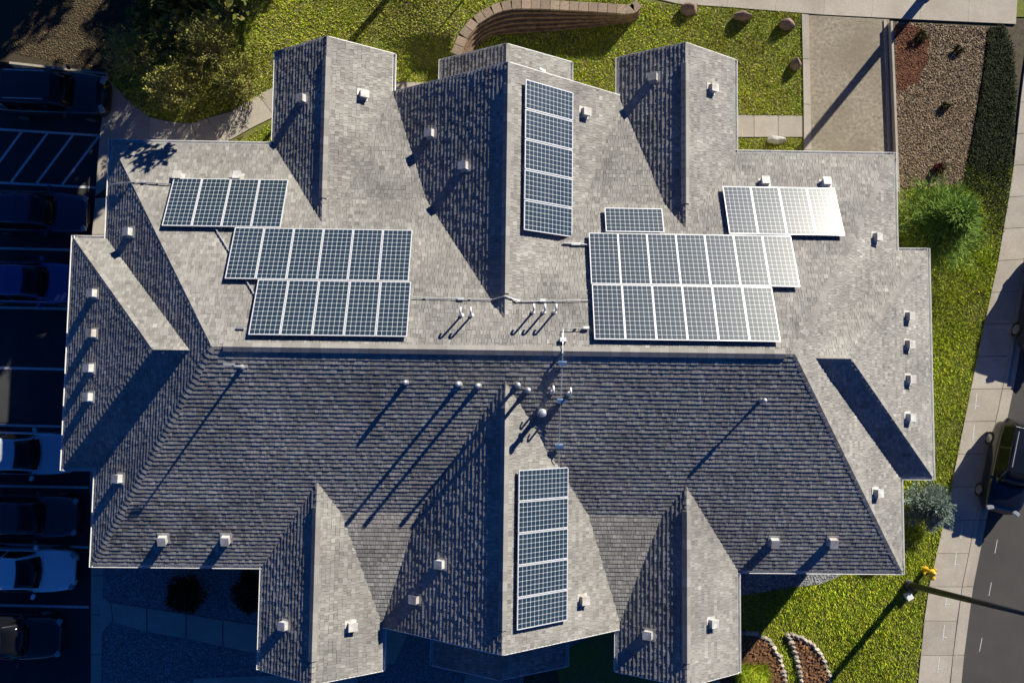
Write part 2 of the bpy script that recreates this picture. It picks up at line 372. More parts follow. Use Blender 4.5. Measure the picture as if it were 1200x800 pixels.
e3['dz'] = -.95; q = at(507.5, 780, E0 - .95), at(663, 780, E0 - .95); e3['x'] = (q[0].x + q[1].x) / 2; e3['h'] = (q[1].x - q[0].x) / 2; e3['y1'] = (q[0].y + q[1].y) / 2
yr = (An - As) / 2; RZ = (An + As) / 2 * tm
def h_main(x, y): return min((An - y) * tm, (y + As) * tm, (x + Bw) * tw, (Be - x) * te)
def h_bw(x, y): return min((bN - y) * tb, (y - bS) * tb, (x + bW) * tw) if x < -8.5 else -9
def h_be(x, y): return min((bN - y) * tb, (y - bS) * tb, (bE - x) * te) if x > 8.5 else -9
def h_g(g):
    lo, hi = min(g['y0'], g['y1']), max(g['y0'], g['y1'])
    return lambda x, y: (g['h'] - abs(x - g['x'])) * g['t'] + g.get('dz', 0) if lo <= y <= hi else -9
YI, YS = 5.3, -5.2; ZI, ZS = (An - YI) * tm, (YS + As) * tm
YIe, YSe = 9.42, -9.18
def infN(x0, x1): return lambda x, y: ZI * (YIe - y) / (YIe - YI) if (x0 <= x <= x1 and YI <= y <= YIe) else -9
def infS(x0, x1): return lambda x, y: ZS * (y - YSe) / (YS - YSe) if (x0 <= x <= x1 and YSe <= y <= YS) else -9
HS = dict(main=h_main, bw=h_bw, be=h_be, g1=h_g(g1), g2=h_g(g2), g3=h_g(g3), s1=h_g(s1), s2=h_g(s2), s3=h_g(s3), e2=h_g(e2), e3=h_g(e3),
          i1=infN(-6.2, -1.5), i2=infN(1.5, 6.1), i3=infS(-6.1, -1.5), i4=infS(1.5, 6.1))
def env(x, y, skip=None):
    return max(f(x, y) for k, f in HS.items() if k != skip)
def roof_at(px, py, up=0.0):
    d = ray(px, py); t = (E0 + RZ + 1 - CAM.z) / d.z
    while True:
        p = CAM + d * t
        if p.z <= E0 + env(p.x, p.y) + up or p.z < 0: return p
        t += .01
house = empty('apartment_house')
tag(house, 'large low house with grey shingled hip and gable roofs carrying the solar panels', 'house')

def clip(poly, q):
    "clip the polygon q by the convex polygon poly (2-D, counter-clockwise); points are (u, w, h)"
    for i in range(len(poly)):
        a, b = poly[i], poly[(i + 1) % len(poly)]; nx, ny = -(b[1] - a[1]), b[0] - a[0]
        out = []
        for j in range(len(q)):
            p, r = q[j], q[(j + 1) % len(q)]
            dp = (p[0] - a[0]) * nx + (p[1] - a[1]) * ny; dr = (r[0] - a[0]) * nx + (r[1] - a[1]) * ny
            if dp >= 0: out.append(p)
            if (dp >= 0) != (dr >= 0):
                t = dp / (dp - dr); out.append(tuple(p[k] + (r[k] - p[k]) * t for k in range(len(p))))
        q = out
        if len(q) < 3: return []
    return q
STREAK = [(U(-14, 14), U(-7, 7), U(.10, .22), U(.6, 2.2), U(.80, .92)) for _ in range(26)]
def wear(x, y):
    "age of the roofing: slow patches, run-off streaks down the slopes, a lichen patch near the lower left corner"
    k = 1 + .05 * math.sin(x * 1.3 + 2 * math.sin(y * .9)) + .04 * math.sin(y * 2.3 + 1.7 * math.sin(x * .8))
    for sx, sy, w, l, t in STREAK:
        if abs(x - sx) < w and 0 < (y - sy) * (1 if sy > 0 else -1) < l: k *= t
    if -13.6 < x < -8.6 and -6.9 < y < -4.9:
        f = math.sin(x * 3.1 + 1) * math.sin(y * 4.3) + .5 * math.sin(x * 9 + y * 7)
        if f > .1 and rnd() < .75: k *= .66
    return k
EXPO = .148
def shingle_face(mb, pts, key, expo=EXPO, hmin=.013, hmax=.021):
    "courses of laminated shingles laid over the planar polygon pts (world coordinates)"
    pts = [Vector(p) for p in pts]
    n = Vector((0, 0, 0))
    for i in range(len(pts)): n += pts[i].cross(pts[(i + 1) % len(pts)])
    n.normalize()
    if n.z < 0: n = -n; pts = pts[::-1]
    ud = Vector((0, 0, 1)).cross(n).normalized(); wd = n.cross(ud).normalized()
    if wd.z < 0: wd = -wd; ud = -ud
    if ud.cross(wd).dot(n) < 0: ud = -ud
    o = min(pts, key=lambda p: p.z)
    pl = [((p - o).dot(ud), (p - o).dot(wd)) for p in pts]
    if mb_area(pl) < 0: pl = pl[::-1]
    u0, u1 = min(p[0] for p in pl), max(p[0] for p in pl); w1 = max(p[1] for p in pl)
    def W(p, h): return o + ud * p[0] + wd * p[1] + n * h
    mb.face([W(p, -.012) for p in pl], .35)
    k = 0; w = -.02
    while w < w1:
        u = u0 - U(0, .3); wob = U(-.003, .003); rowt = U(.96, 1.04)
        while u < u1:
            du = U(.07, .12) if rnd() < .6 else U(.12, .18)
            a, b = u, u + du; u = b
            h = U(hmin, hmin + .003) if rnd() < .5 else U(hmax - .003, hmax)
            j = U(-.004, .004) + wob
            gp_ = U(.004, .012); tp_ = -.014 if rnd() < .5 else .004; q = [(a, w + j, h), (b - gp_, w + j, h), (b - gp_, w + expo + tp_, .001), (a, w + expo + tp_, .001)]
            cu, cw = (a + b) / 2, w + expo / 2; c = W((cu, cw), 0)
            if c.z - E0 < env(c.x, c.y, key) - .07: continue
            r = clip(pl, q)
            if len(r) < 3: continue
            tone = rowt * min(1.5, max(.62, random.gauss(1.0, .11))) * (1.18 if rnd() < .04 else 1)
            tone *= (1.06 if h > (hmin + hmax) / 2 else .93) * wear(c.x, c.y)
            P = [W(p, p[2]) for p in r]; mb.face(P, tone)
            # butt and side edges
            for i in range(len(r)):
                p, s = r[i], r[(i + 1) % len(r)]
                if max(p[2], s[2]) < .004: continue
                A, B = W(p, p[2]), W(s, s[2]); A0, B0 = W(p, -.012), W(s, -.012)
                mb.face([A0, B0, B, A], tone * .9)
        w += expo; k += 1
def V3(x, y, z): return (x, y, E0 + z)
def cap_run(mb, a, b, d1, d2, w=.15, t=.012, seg=.2, lift=0.0):
    "overlapping cap shingles folded over the line a-b; d1, d2 point down the two slopes"
    a = Vector(a); b = Vector(b); L_ = (b - a).length; n = max(1, round(L_ / seg)); dr = (b - a) / n
    for i in range(n):
        p = a + dr * i; q_ = a + dr * (i + 1.12); t0 = lift + t + .012; t1 = lift + .004; tone = U(.75, 1.2)
        for d in (d1, d2):
            d = Vector(d).normalized(); up = Vector((0, 0, 1))
            A = p + up * (t0 + .006); B = p + d * w + up * t0; Cc = q_ + d * w + up * t1; D = q_ + up * (t1 + .006)
            mb.face([A, B, Cc, D], tone); mb.face([A - up * (t0 + .03), B - up * (t0 + .03), B, A], tone * .8); mb.face([B - up * (t0 + .03), Cc - up * (t0 + .03), Cc, B], tone * .8)
def ridge_vent(mb, a, b, d1, d2, w=.16, h=.045):
    a = Vector(a); b = Vector(b); up = Vector((0, 0, 1)); n = max(1, round((b - a).length / .3))
    for i in range(n):
        p = a.lerp(b, i / n); q_ = a.lerp(b, (i + 1) / n + .003); tone = U(.8, 1.15)
        for d in (d1, d2):
            d = Vector(d).normalized()
            A = p + up * (h + .01); B = p + d * w + up * h; C_ = q_ + d * w + up * (h - .002); D = q_ + up * (h + .008)
            mb.face([A, B, C_, D], tone); mb.face([B - up * (h + .02), C_ - up * (h + .02), C_, B], .8)
            if i in (0, n - 1):
                for (X, Y) in ((A, B), (D, C_)): mb.face([X - up * (h + .02), Y - up * (h + .02), Y, X], tone)
def dslope(nx, ny, t): return Vector((nx, ny, -t)).normalized()
dN, dS, dW, dE = dslope(0, 1, tm), dslope(0, -1, tm), dslope(-1, 0, tw), dslope(1, 0, te)

# main hip roof
mr = MB(); xa, xb = -Bw + RZ / tw, Be - RZ / te
A_, B_, C_, D_ = V3(-Bw, An, 0), V3(Be, An, 0), V3(Be, -As, 0), V3(-Bw, -As, 0); Pw, Pe = V3(xa, yr, RZ), V3(xb, yr, RZ)
for f in ([A_, B_, Pe, Pw], [C_, D_, Pw, Pe], [D_, A_, Pw], [B_, C_, Pe]): shingle_face(mr, f, 'main')
roofs = {'main': mr.build('hip_roof', M['shingle'], house)}
def hipcaps(lst, parent):
    mb = MB()
    for a, b, d1, d2 in lst:
        a = Vector(a); b = Vector(b); n = 40; run = []
        # keep only the visible stretch
        vis = [a.lerp(b, i / n) for i in range(n + 1)]
        vis = [p for p in vis if p.z - E0 > env(p.x, p.y) - .05]
        if len(vis) > 1:
            ax = (vis[-1] - vis[0]).normalized(); e1 = Vector(d1) - ax * ax.dot(Vector(d1)); e2_ = Vector(d2) - ax * ax.dot(Vector(d2))
            cap_run(mb, vis[0], vis[-1], e1, e2_, .13)
    return mb.build('hip_cap', M['ridge'], parent)
hipcaps([(A_, Pw, dN, dW), (D_, Pw, dS, dW), (B_, Pe, dN, dE), (C_, Pe, dS, dE)], roofs['main'])
rv = MB(); ridge_vent(rv, Vector(Pw) + Vector((.35, 0, 0)), Vector(Pe) - Vector((.35, 0, 0)), dN, dS); rv.build('ridge_vent', M['ridge'], roofs['main'])
# low-pitched infill between the gables belongs to the main roof
inf = MB()
for (x0, x1, k) in ((-6.2, -1.5, 'i1'), (1.5, 6.1, 'i2')): shingle_face(inf, [V3(x0, YI, ZI), V3(x1, YI, ZI), V3(x1, YIe, 0), V3(x0, YIe, 0)], k, hmax=.013)
for (x0, x1, k) in ((-6.1, -1.5, 'i3'), (1.5, 6.1, 'i4')): shingle_face(inf, [V3(x0, YS, ZS), V3(x1, YS, ZS), V3(x1, YSe, 0), V3(x0, YSe, 0)], k, hmax=.013)
inf.build('low_pitch_roof', M['shingle'], house)
# end hips
for key, sx, xe, tt, Bx in (('bw', -1, bW, tw, -9.3), ('be', 1, bE, te, 9.3)):
    mb = MB(); zb = (bN - bS) / 2 * tb; yb = (bN + bS) / 2; xr = sx * (xe - zb / tt)
    a, b_, c, d = V3(sx * xe, bN, 0), V3(sx * xe, bS, 0), V3(xr, yb, zb), V3(Bx, yb, zb)
    shingle_face(mb, [a, b_, c], key); shingle_face(mb, [a, c, d, V3(Bx, bN, 0)], key); shingle_face(mb, [b_, c, d, V3(Bx, bS, 0)], key)
    r = mb.build('hip_roof', M['shingle'], house); roofs[key] = r
    dd = dslope(sx, 0, tt); n_, s_ = dslope(0, 1, tb), dslope(0, -1, tb)
    hipcaps([(a, c, dd, n_), (b_, c, dd, s_), (c, d, n_, s_)], r)
# gables
def gable(key, g, vent=True, name='gable_roof'):
    mb = MB(); x, h, t = g['x'], g['h'], g['t']; dz = g.get('dz', 0); z = h * t + dz
    for s in (-1, 1):
        shingle_face(mb, [V3(x + s * h, g['y0'], dz), V3(x + s * h, g['y1'], dz), V3(x, g['y1'], z), V3(x, g['y0'], z)], key, hmin=.015, hmax=.025)
    r = mb.build(name, M['shingle'], house); roofs[key] = r
    sg = 1 if g['y1'] > 0 else -1
    y0 = g['y0']; st = y0
    while env(x, st, key) > z - .02 and abs(st) < abs(g['y1']) - .3: st += sg * .05
    dl, dr_ = dslope(-1, 0, t), dslope(1, 0, t)
    if vent:
        m2 = MB(); ridge_vent(m2, V3(x, st + sg * .75, z), V3(x, g['y1'] - sg * .75, z), dl, dr_, h=.058); m2.build('ridge_vent', M['ridge'], r)
    for ya, yb2 in ((g['y1'], g['y1'] - sg * .75), (st + sg * .75, st + sg * .1)):
        m3 = MB(); cap_run(m3, V3(x, ya, z), V3(x, yb2, z), dl, dr_, .13); m3.build('ridge_cap', M['ridge'], r)
    m4 = MB()
    for s in (-1, 1):
        o_ = Vector((0, sg * .012, -.10)); m4.beam(Vector(V3(x + s * (h + .01), g['y1'], dz)) + o_, Vector(V3(x, g['y1'], z)) + o_, .022, .18)
    m4.build('rake_trim', M['white'], r)
    return r
for k_, g_ in (('g1', g1), ('g2', g2), ('g3', g3), ('s1', s1), ('s2', s2), ('s3', s3)): gable(k_, g_)
gable('e2', e2, False, 'porch_roof'); gable('e3', e3, False, 'porch_roof')

# gutters (open U channels) along every eave
def gutter(a, b, out, dz=0):
    a = Vector((a[0], a[1], E0 + dz)); b = Vector((b[0], b[1], E0 + dz)); o_ = Vector((out[0], out[1], 0)); mb = MB(); up = Vector((0, 0, 1))
    mb.beam(a + o_ * .008 - up * .07, b + o_ * .008 - up * .07, .014, .15); mb.beam(a + o_ * .06 - up * .135, b + o_ * .06 - up * .135, .10, .012)
    mb.beam(a + o_ * .108 - up * .075, b + o_ * .108 - up * .075, .016, .13)
    for p, s in ((a, 1), (b, -1)):
        d = (b - a).normalized() * s * .006; mb.beam(p + d + o_ * .017 - up * .075, p + d + o_ * .10 - up * .075, .01, .12)
    return mb.build('gutter', M['white'], house)
gw = .11
for a, b_, o_ in (((-Bw, An), (g1['x'] - g1['h'], An), (0, 1)), ((g3['x'] + g3['h'], An), (Be, An), (0, 1)),
                  ((-Bw, An + gw), (-Bw, bN), (-1, 0)), ((-bW, bN), (-Bw - gw, bN), (0, 1)), ((-bW, bN + gw), (-bW, bS - gw), (-1, 0)), ((-bW, bS), (-Bw - gw, bS), (0, -1)),
                  ((-Bw, bS), (-Bw, -As - gw), (-1, 0)), ((-Bw, -As), (s1['x'] - s1['h'], -As), (0, -1)), ((s3['x'] + s3['h'], -As), (Be, -As), (0, -1)),
                  ((Be, An + gw), (Be, bN), (1, 0)), ((bE, bN), (Be + gw, bN), (0, 1)), ((bE, bN + gw), (bE, bS - gw), (1, 0)), ((bE, bS), (Be + gw, bS), (0, -1)), ((Be, bS), (Be, -As - gw), (1, 0)),
                  ((g1['x'] - g1['h'], An), (g1['x'] - g1['h'], g1['y1']), (-1, 0)), ((g1['x'] + g1['h'], 9.45), (g1['x'] + g1['h'], g1['y1']), (1, 0)),
                  ((g3['x'] - g3['h'], 9.45), (g3['x'] - g3['h'], g3['y1']), (-1, 0)), ((g3['x'] + g3['h'], An), (g3['x'] + g3['h'], g3['y1']), (1, 0)),
                  ((s1['x'] - s1['h'], -As), (s1['x'] - s1['h'], s1['y1']), (-1, 0)), ((s1['x'] + s1['h'], -9.2), (s1['x'] + s1['h'], s1['y1']), (1, 0)),
                  ((s3['x'] - s3['h'], -9.2), (s3['x'] - s3['h'], s3['y1']), (-1, 0)), ((s3['x'] + s3['h'], -As), (s3['x'] + s3['h'], s3['y1']), (1, 0)),
                  ((e2['x'] - e2['h'], 9.3), (e2['x'] - e2['h'], e2['y1']), (-1, 0)), ((e2['x'] + e2['h'], 9.3), (e2['x'] + e2['h'], e2['y1']), (1, 0)),
                  ((e3['x'] - e3['h'], -9.1), (e3['x'] - e3['h'], e3['y1']), (-1, 0)), ((e3['x'] + e3['h'], -9.1), (e3['x'] + e3['h'], e3['y1']), (1, 0))):
    gutter(a, b_, o_, -.95 if (a[1] == -9.1) else 0)
# walls
IN = .5
def wallbox(x0, x1, y0, y1, top):
    mb = MB(); mb.box(((x0 + x1) / 2, (y0 + y1) / 2, (top - .3) / 2), (x1 - x0, y1 - y0, top + .3)); return mb
w_ = wallbox(-Bw + IN, Be - IN, -As + IN, An - IN, E0 - .02); walls = w_.build('wall', M['stucco'], house)
for sx, xe in ((-1, bW), (1, bE)):
    a, b_ = sorted((sx * (xe - IN), sx * 13.0)); wallbox(a, b_, bS + IN, bN - IN, E0 - .025).build('wall', M['stucco'], house)
def gwall(g, dz=.06):
    x, h, t = g['x'], g['h'] - .4, g['t']; sg = 1 if g['y1'] > 0 else -1; ye = g['y1'] - sg * .45; yi = sg * 6.5
    mb = MB(); zt = E0 + .4 * t - dz; pk = E0 + g['h'] * t - dz
    prof = [(x - h, -.3), (x + h, -.3), (x + h, zt), (x, pk), (x - h, zt)]
    n = 5; vs = [(a, yi, z) for a, z in prof] + [(a, ye, z) for a, z in prof]
    mb.mesh(vs, [tuple(range(n)), tuple(range(2 * n - 1, n - 1, -1))] + [(i, (i + 1) % n, n + (i + 1) % n, n + i) for i in range(n)])
    o = mb.build('wall', M['stucco'], house)
    return ye, sg
for g_ in (g1, g2, g3, s1, s2, s3):
    ye, sg = gwall(g_)
    for dx in ((-.0,) if g_['h'] < 3 else (-2.9, 2.9)):
        cx_ = g_['x'] + dx
        f = MB()
        for (ox, oz, wx, wz) in ((0, .65, 1.3, .1), (0, -.65, 1.3, .1), (-.6, 0, .1, 1.2), (.6, 0, .1, 1.2)): f.box((cx_ + ox, ye + sg * .03, 1.7 + oz), (wx, .09, wz))
        fo = f.build('window', M['white'], house)
        p_ = MB(); p_.box((cx_, ye + sg * .012, 1.7), (1.1, .05, 1.2)); p_.build('pane', M['glass'], fo)
# porch posts and doors under the porch roofs
for g_ in (e2, e3):
    sg = 1 if g_['y1'] > 0 else -1
    for s in (-1, 1):
        m_ = MB(); m_.box((g_['x'] + s * (g_['h'] - .35), g_['y1'] - sg * .35, (E0 - .1 + g_.get('dz', 0)) / 2), (.2, .2, E0 - .1 + g_.get('dz', 0))); m_.build('post', M['white'], house)
    d_ = MB(); d_.box((g_['x'], sg * (8.98 if sg > 0 else 8.74) + sg * .03, 1.05), (1.0, .09, 2.1)); do = d_.build('door', M['white'], house)
    h_ = MB(); h_.tube([(g_['x'] + .38, sg * (9.07 if sg > 0 else 8.83), 1.0), (g_['x'] + .38, sg * (9.13 if sg > 0 else 8.89), 1.0)], .03, 8); h_.build('handle', M['galv'], do)

# ------------------------------------------------------------------ roof fittings (sub-parts of the roof pieces)
def roof_frame(p):
    e = .05; hx = (env(p.x + e, p.y) - env(p.x - e, p.y)) / (2 * e); hy = (env(p.x, p.y + e) - env(p.x, p.y - e)) / (2 * e)
    n = Vector((-hx, -hy, 1)).normalized(); dn = Vector((hx, hy, 0))
    dn = Vector((hx, hy, hx * hx + hy * hy)).normalized()          # up the slope
    r = dn.cross(n); return Matrix((r, dn, n)).transposed(), n, dn
def owner(p):
    return max((f(p.x, p.y), k) for k, f in HS.items() if k in roofs)[1]
def box_vent(px, py):
    # base is found below the hood
    d0 = roof_at(px, py, .2); p = Vector((d0.x, d0.y, E0 + env(d0.x, d0.y)))
    Mx, n, dn = roof_frame(p); par = roofs[owner(p)]
    mb = MB()
    w2, w1, hh = .132, .122, .20
    T = lambda x, y, z: p + Mx @ Vector((x, y, z))
    vs = [T(-w2, -w2, .0), T(w2, -w2, .0), T(w2, w2, .0), T(-w2, w2, .0), T(-w1, -w1 - .01, hh), T(w1, -w1 - .01, hh), T(w1, w1, hh - .01), T(-w1, w1, hh - .01)]
    mb.mesh(vs, [(4, 5, 6, 7), (0, 1, 5, 4), (1, 2, 6, 5), (2, 3, 7, 6), (3, 0, 4, 7)])
    mb.box(p + Mx @ Vector((0, .02, .019)), (.40, .40, .008), Mx)
    mb.box(p + Mx @ Vector((0, 0, hh + .006)), (.275, .31, .012), Mx @ Matrix.Rotation(-.05, 3, 'X'))
    for k in range(3): mb.box(p + Mx @ Vector((0, -w2 - .004, .05 + .045 * k)), (.22, .03, .006), Mx @ Matrix.Rotation(.6, 3, 'X'))
    o = mb.build('roof_vent', M['ventm'], par)
    return o
for q in ((354, 114), (424, 109), (505, 155), (545, 193), (768, 89), (835, 102), (685, 130), (207, 207), (277, 207), (898, 213), (970, 214), (1028, 277), (1066, 370), (1066, 403), (1067, 444),
          (1067, 489), (1029, 578), (150, 271), (108, 343), (107, 390), (104, 431), (103, 465), (138, 561), (189, 632), (263, 632), (909, 635), (978, 635), (517, 662), (487, 703), (333, 734), (410, 735),
          (683, 704), (762, 745), (835, 731)):
    box_vent(*q)
def flue(px, py, h=.84, r=.055, cap=.08, big=False):
    d0 = roof_at(px, py, h * .8); p = Vector((d0.x, d0.y, E0 + env(d0.x, d0.y))); par = roofs[owner(p)]
    Mx, n, dn = roof_frame(p)
    mb = MB(); mb.tube([p + n * -.02, p + Vector((0, 0, .12))], [r * 2.1, r * 1.25], 14); mb.tube([p, p + Vector((0, 0, h))], r, 14)
    if cap: mb.lathe(p + Vector((0, 0, h - .06)), [(r, 0), (cap, .0), (cap, .10), (cap * .85, .13), (r * .4, .15)], 16)
    if big: mb.lathe(p + Vector((0, 0, h * .55)), [(r, 0), (r * 1.6, .02), (r * 1.6, .06), (r, .08)], 16)
    return mb.build('vent_pipe', M['galv'], par, smooth=False)
for q in ((537, 450), (560, 452), (607, 451), (619, 457)): flue(*q)
flue(636, 484, .95, .08, .105, True); flue(475, 448, .27, .05, .075); flue(895, 469, .36, .035, .07)
def mast(px, py, h=.84):
    d0 = roof_at(px, py, h * .8); p = Vector((d0.x, d0.y, E0 + env(d0.x, d0.y))); mb = MB()
    mb.tube([p, p + Vector((0, 0, h))], [.045, .03], 10); mb.tube([p + n0 for n0 in (Vector((0, 0, -.02)), Vector((0, 0, .1)))], [.10, .055], 10)
    mb.box(p + Vector((-.1, .05, h + .02)), (.34, .07, .03)); mb.build('vent_pipe', M['galv'], roofs[owner(p)])
mast(275, 429)
def cane(px, py, h=.8, r=.035):
    d0 = roof_at(px, py, h * .6); p = Vector((d0.x, d0.y, E0 + env(d0.x, d0.y))); mb = MB()
    d = Vector((0, -.0, 0)); pts = [p + Vector((0, 0, z)) for z in (-.02, h * .5, h - .1)]
    dirn = Vector((.55, .83, 0)).normalized() * -1 if False else Vector((.0, 1, 0))
    for i in range(1, 8):
        a = math.pi * i / 7; pts.append(p + Vector((0, 0, h - .1)) + dirn * (.085 * (1 - math.cos(a))) + Vector((0, 0, .085 * math.sin(a) * 1.2)))
    mb.tube(pts, r, 10); mb.tube([p + Vector((0, 0, -.02)), p + Vector((0, 0, .1))], [.09, .05], 10)
    mb.build('vent_pipe', M['white'], roofs[owner(p)], smooth=True)
for q in ((540, 368), (552, 368)): cane(*q)
for q in ((625, 364), (638, 364), (651, 364)): cane(*q)
cane(648, 459, .55); cane(668, 461, .62)

# conduits: things clipped to the roof, one per run
def conduit(label, pts, up=.07, r=.02, boxes=()):
    P = []
    for a, b in zip(pts[:-1], pts[1:]):
        n = max(2, int(math.hypot(b[0] - a[0], b[1] - a[1]) / 12))
        for i in range(n): P.append((a[0] + (b[0] - a[0]) * i / n, a[1] + (b[1] - a[1]) * i / n))
    P.append(pts[-1]); W_ = [roof_at(x, y, up) for x, y in P]
    base = Vector((W_[0].x, W_[0].y, E0 + env(W_[0].x, W_[0].y)))
    e = empty('conduit', base); tag(e, label, 'conduit')
    mb = MB(); mb.tube(W_, r, 8); mb.build('pipe', M['galv'], e, off=base).location = (0, 0, 0)
    m2 = MB()
    for p in W_[1::4]:
        g_ = Vector((p.x, p.y, E0 + env(p.x, p.y))); m2.beam(g_, p, .05, .05, up=Vector((0, 1, 0)))
    m2.build('clip', M['galv'], e, off=base).location = (0, 0, 0)
    for bx in boxes:
        p = roof_at(bx[0], bx[1], up); m3 = MB(); Mx, n, dn = roof_frame(p); m3.box(p - n * .02, (bx[2], bx[3], .09), Mx)
        m3.build('junction_box', M['blueconn' if len(bx) > 4 else 'galv'], e, off=base).location = (0, 0, 0)
    return e
conduit('long thin grey conduit running left from the centre valley to the left solar array', [(484, 349), (577, 351), (591, 347)], boxes=((540, 350, .2, .1),))
conduit('thin grey conduit running right from the centre valley to the large right solar array', [(592, 347), (609, 353), (689, 352)], boxes=((636, 352, .2, .1),))
conduit('tall conduit crossing the main ridge with blue junction boxes above the lower array', [(690, 384), (660, 385), (659.5, 402), (659, 425), (657, 470), (655, 523), (655, 548)], up=.13, r=.014,
        boxes=((687, 384, .18, .09), (660, 398, .2, .14), (659.5, 426, .26, .12, 1), (658, 470, .26, .12, 1), (655, 523, .26, .14, 1)))
conduit('thin conduit at the upper left roof corner running into the four-panel array', [(132, 216), (150, 214), (168, 213.5), (200, 216)], boxes=((168, 213, .1, .1),))
conduit('short slanting conduit between the four-panel array and the six-panel row at left', [(252, 267), (270, 297)])
conduit('short slanting conduit under the lower left corner of the six-panel row', [(288, 328), (300, 348)])
conduit('short thick conduit joining the upper middle array to the large right array', [(660, 285), (690, 287)], r=.03, boxes=((675, 286, .3, .09),))
m_ = MB(); p = roof_at(282, 384, .05); m_.box((0, 0, .06), (.22, .08, .07)); m_.tube([(-.05, 0, -.02), (-.05, 0, .05)], .03, 8)
o = m_.build('junction_box', M['galv'], loc=p - Vector((0, 0, .05))); tag(o, 'small junction box on the roof left of the lowest left panel row', 'junction box')
m_ = MB(); p = roof_at(635, 82, .03); m_.box((0, 0, .03), (.26, .08, .05)); o = m_.build('metal_bracket', M['white'], loc=p - Vector((0, 0, .02))); o.rotation_euler = (0, .5, -.25)
tag(o, 'small white bracket lying on the roof above the upper middle array', 'bracket')

# ------------------------------------------------------------------ solar panels
PWD, PLN = .962, 1.955
def make_panel():
    root = empty('solar_panel')
    f = MB(); t = .03; h = .04
    for (cx, cy, wx, wy) in ((0, PLN / 2 - t / 2, PWD, t), (0, -PLN / 2 + t / 2, PWD, t), (PWD / 2 - t / 2, 0, t, PLN - 2 * t - .001), (-PWD / 2 + t / 2, 0, t, PLN - 2 * t - .001)):
        f.box((cx, cy, 0), (wx, wy, h))
    f.build('frame', M['alu'], root)
    c = MB(); c.box((0, 0, .004), (PWD - 2 * t - .002, PLN - 2 * t - .002, .022)); c.build('cell_sheet', M['cells'], root)
    for s in (-1, 1):
        r = MB(); r.beam((-PWD / 2 - .012, s * PLN * .28, -.045), (PWD / 2 + .006, s * PLN * .28, -.045), .04, .045)
        r.box((-.3, s * PLN * .28, -.11), (.05, .06, .085)); r.build('rail', M['galv'], root)
    return root
proto = make_panel(); first = [True]
def put_panel(x, y, z, R3, label, group):
    o = proto if first[0] else copy_tree(proto); first[0] = False
    o.location = (x, y, z); o.rotation_euler = R3.to_euler(); tag(o, label, 'solar panel', group); return o
HP = .15
RNs = Matrix.Rotation(-math.atan(tm), 3, 'X')          # long side up the north slope
def onN(x, y): return E0 + (An - y) * tm + HP / math.cos(math.atan(tm))
ordn = ['leftmost', 'second', 'third', 'fourth', 'fifth', 'sixth', 'seventh']
def row(x0, n, y, what, group, pitch=.977):
    for i in range(n):
        nm = 'leftmost' if i == 0 else ('rightmost' if i == n - 1 else ordn[i] + ' from left')
        x = x0 + (i + .5) * pitch
        put_panel(x, y, onN(x, y), RNs, 'upright solar panel, %s in the %s' % (nm, what), group)
y1_, y2_, y3_ = 5.065, 3.235, 1.405
row(-11.37, 4, y1_, 'four-panel top row of the left array', 'solar panels of the left array')
row(-8.96, 6, y2_, 'six-panel middle row of the left array', 'solar panels of the left array')
row(-7.90, 5, y3_, 'five-panel bottom row of the left array', 'solar panels of the left array')
row(7.43, 4, y1_ + .02, 'glaring four-panel top row of the right array', 'solar panels of the right array', .97)
row(2.74, 7, y2_ + .0, 'seven-panel middle row of the right array', 'solar panels of the right array', .963)
row(2.76, 6, y3_ + .0, 'six-panel bottom row of the right array', 'solar panels of the right array', .966)
put_panel(4.29, 4.64, onN(4.29, 4.64), RNs @ Matrix.Rotation(math.pi / 2, 3, 'Z'), 'single sideways solar panel sitting above the seven-panel row', 'solar panels of the right array')
RE_ = Matrix.Rotation(math.atan(tw2), 3, 'Y') @ Matrix.Rotation(math.pi / 2, 3, 'Z')
vn = ['topmost', 'second from top', 'middle', 'fourth from top', 'bottom']
for i in range(5):
    x, y = 1.375, 8.97 - .5 * .992 - i * .992
    put_panel(x, y, E0 + (g2['h'] - (x - g2['x'])) * tw2 + HP * 1.19, RE_, 'sideways solar panel, %s of the upper middle column beside the gable ridge' % vn[i], 'solar panels of the upper middle column')
for i in range(5):
    x, y = 1.30, -3.57 - .5 * .982 - i * .982
    put_panel(x, y, E0 + (s2['h'] - (x - s2['x'])) * tw2 + HP * 1.19, RE_, 'sideways solar panel, %s of the lower middle column beside the gable ridge' % vn[i], 'solar panels of the lower middle column')

# ------------------------------------------------------------------ retaining wall
base = [(553, 76), (556, 62), (563, 50), (577, 42), (600, 40), (640, 38), (700, 32), (742, 27), (749, 20)]
top = [(538, 66), (546, 46), (560, 28), (583, 14), (604, 10), (644, 11), (700, 14), (742, 17), (752, 8)]
rw = empty('retaining_wall', (*P2(650, 37), 0)); tag(rw, 'curved brown block retaining wall with pale cap stones above the centre gable', 'wall'); WH = .85
def resample(pl, n):
    pl = [Vector(p) for p in pl]; ln = [(pl[i + 1] - pl[i]).length for i in range(len(pl) - 1)]; T_ = sum(ln); out = []
    for k in range(n + 1):
        s = T_ * k / n; i = 0
        while i < len(ln) - 1 and s > ln[i]: s -= ln[i]; i += 1
        out.append(pl[i].lerp(pl[i + 1], min(1, s / ln[i])))
    return out
nb = 22; Bp = resample([P2(*q) for q in base], nb); Tp = resample([P2(*q, WH) for q in top], nb)
mb = MB(); mc = MB()
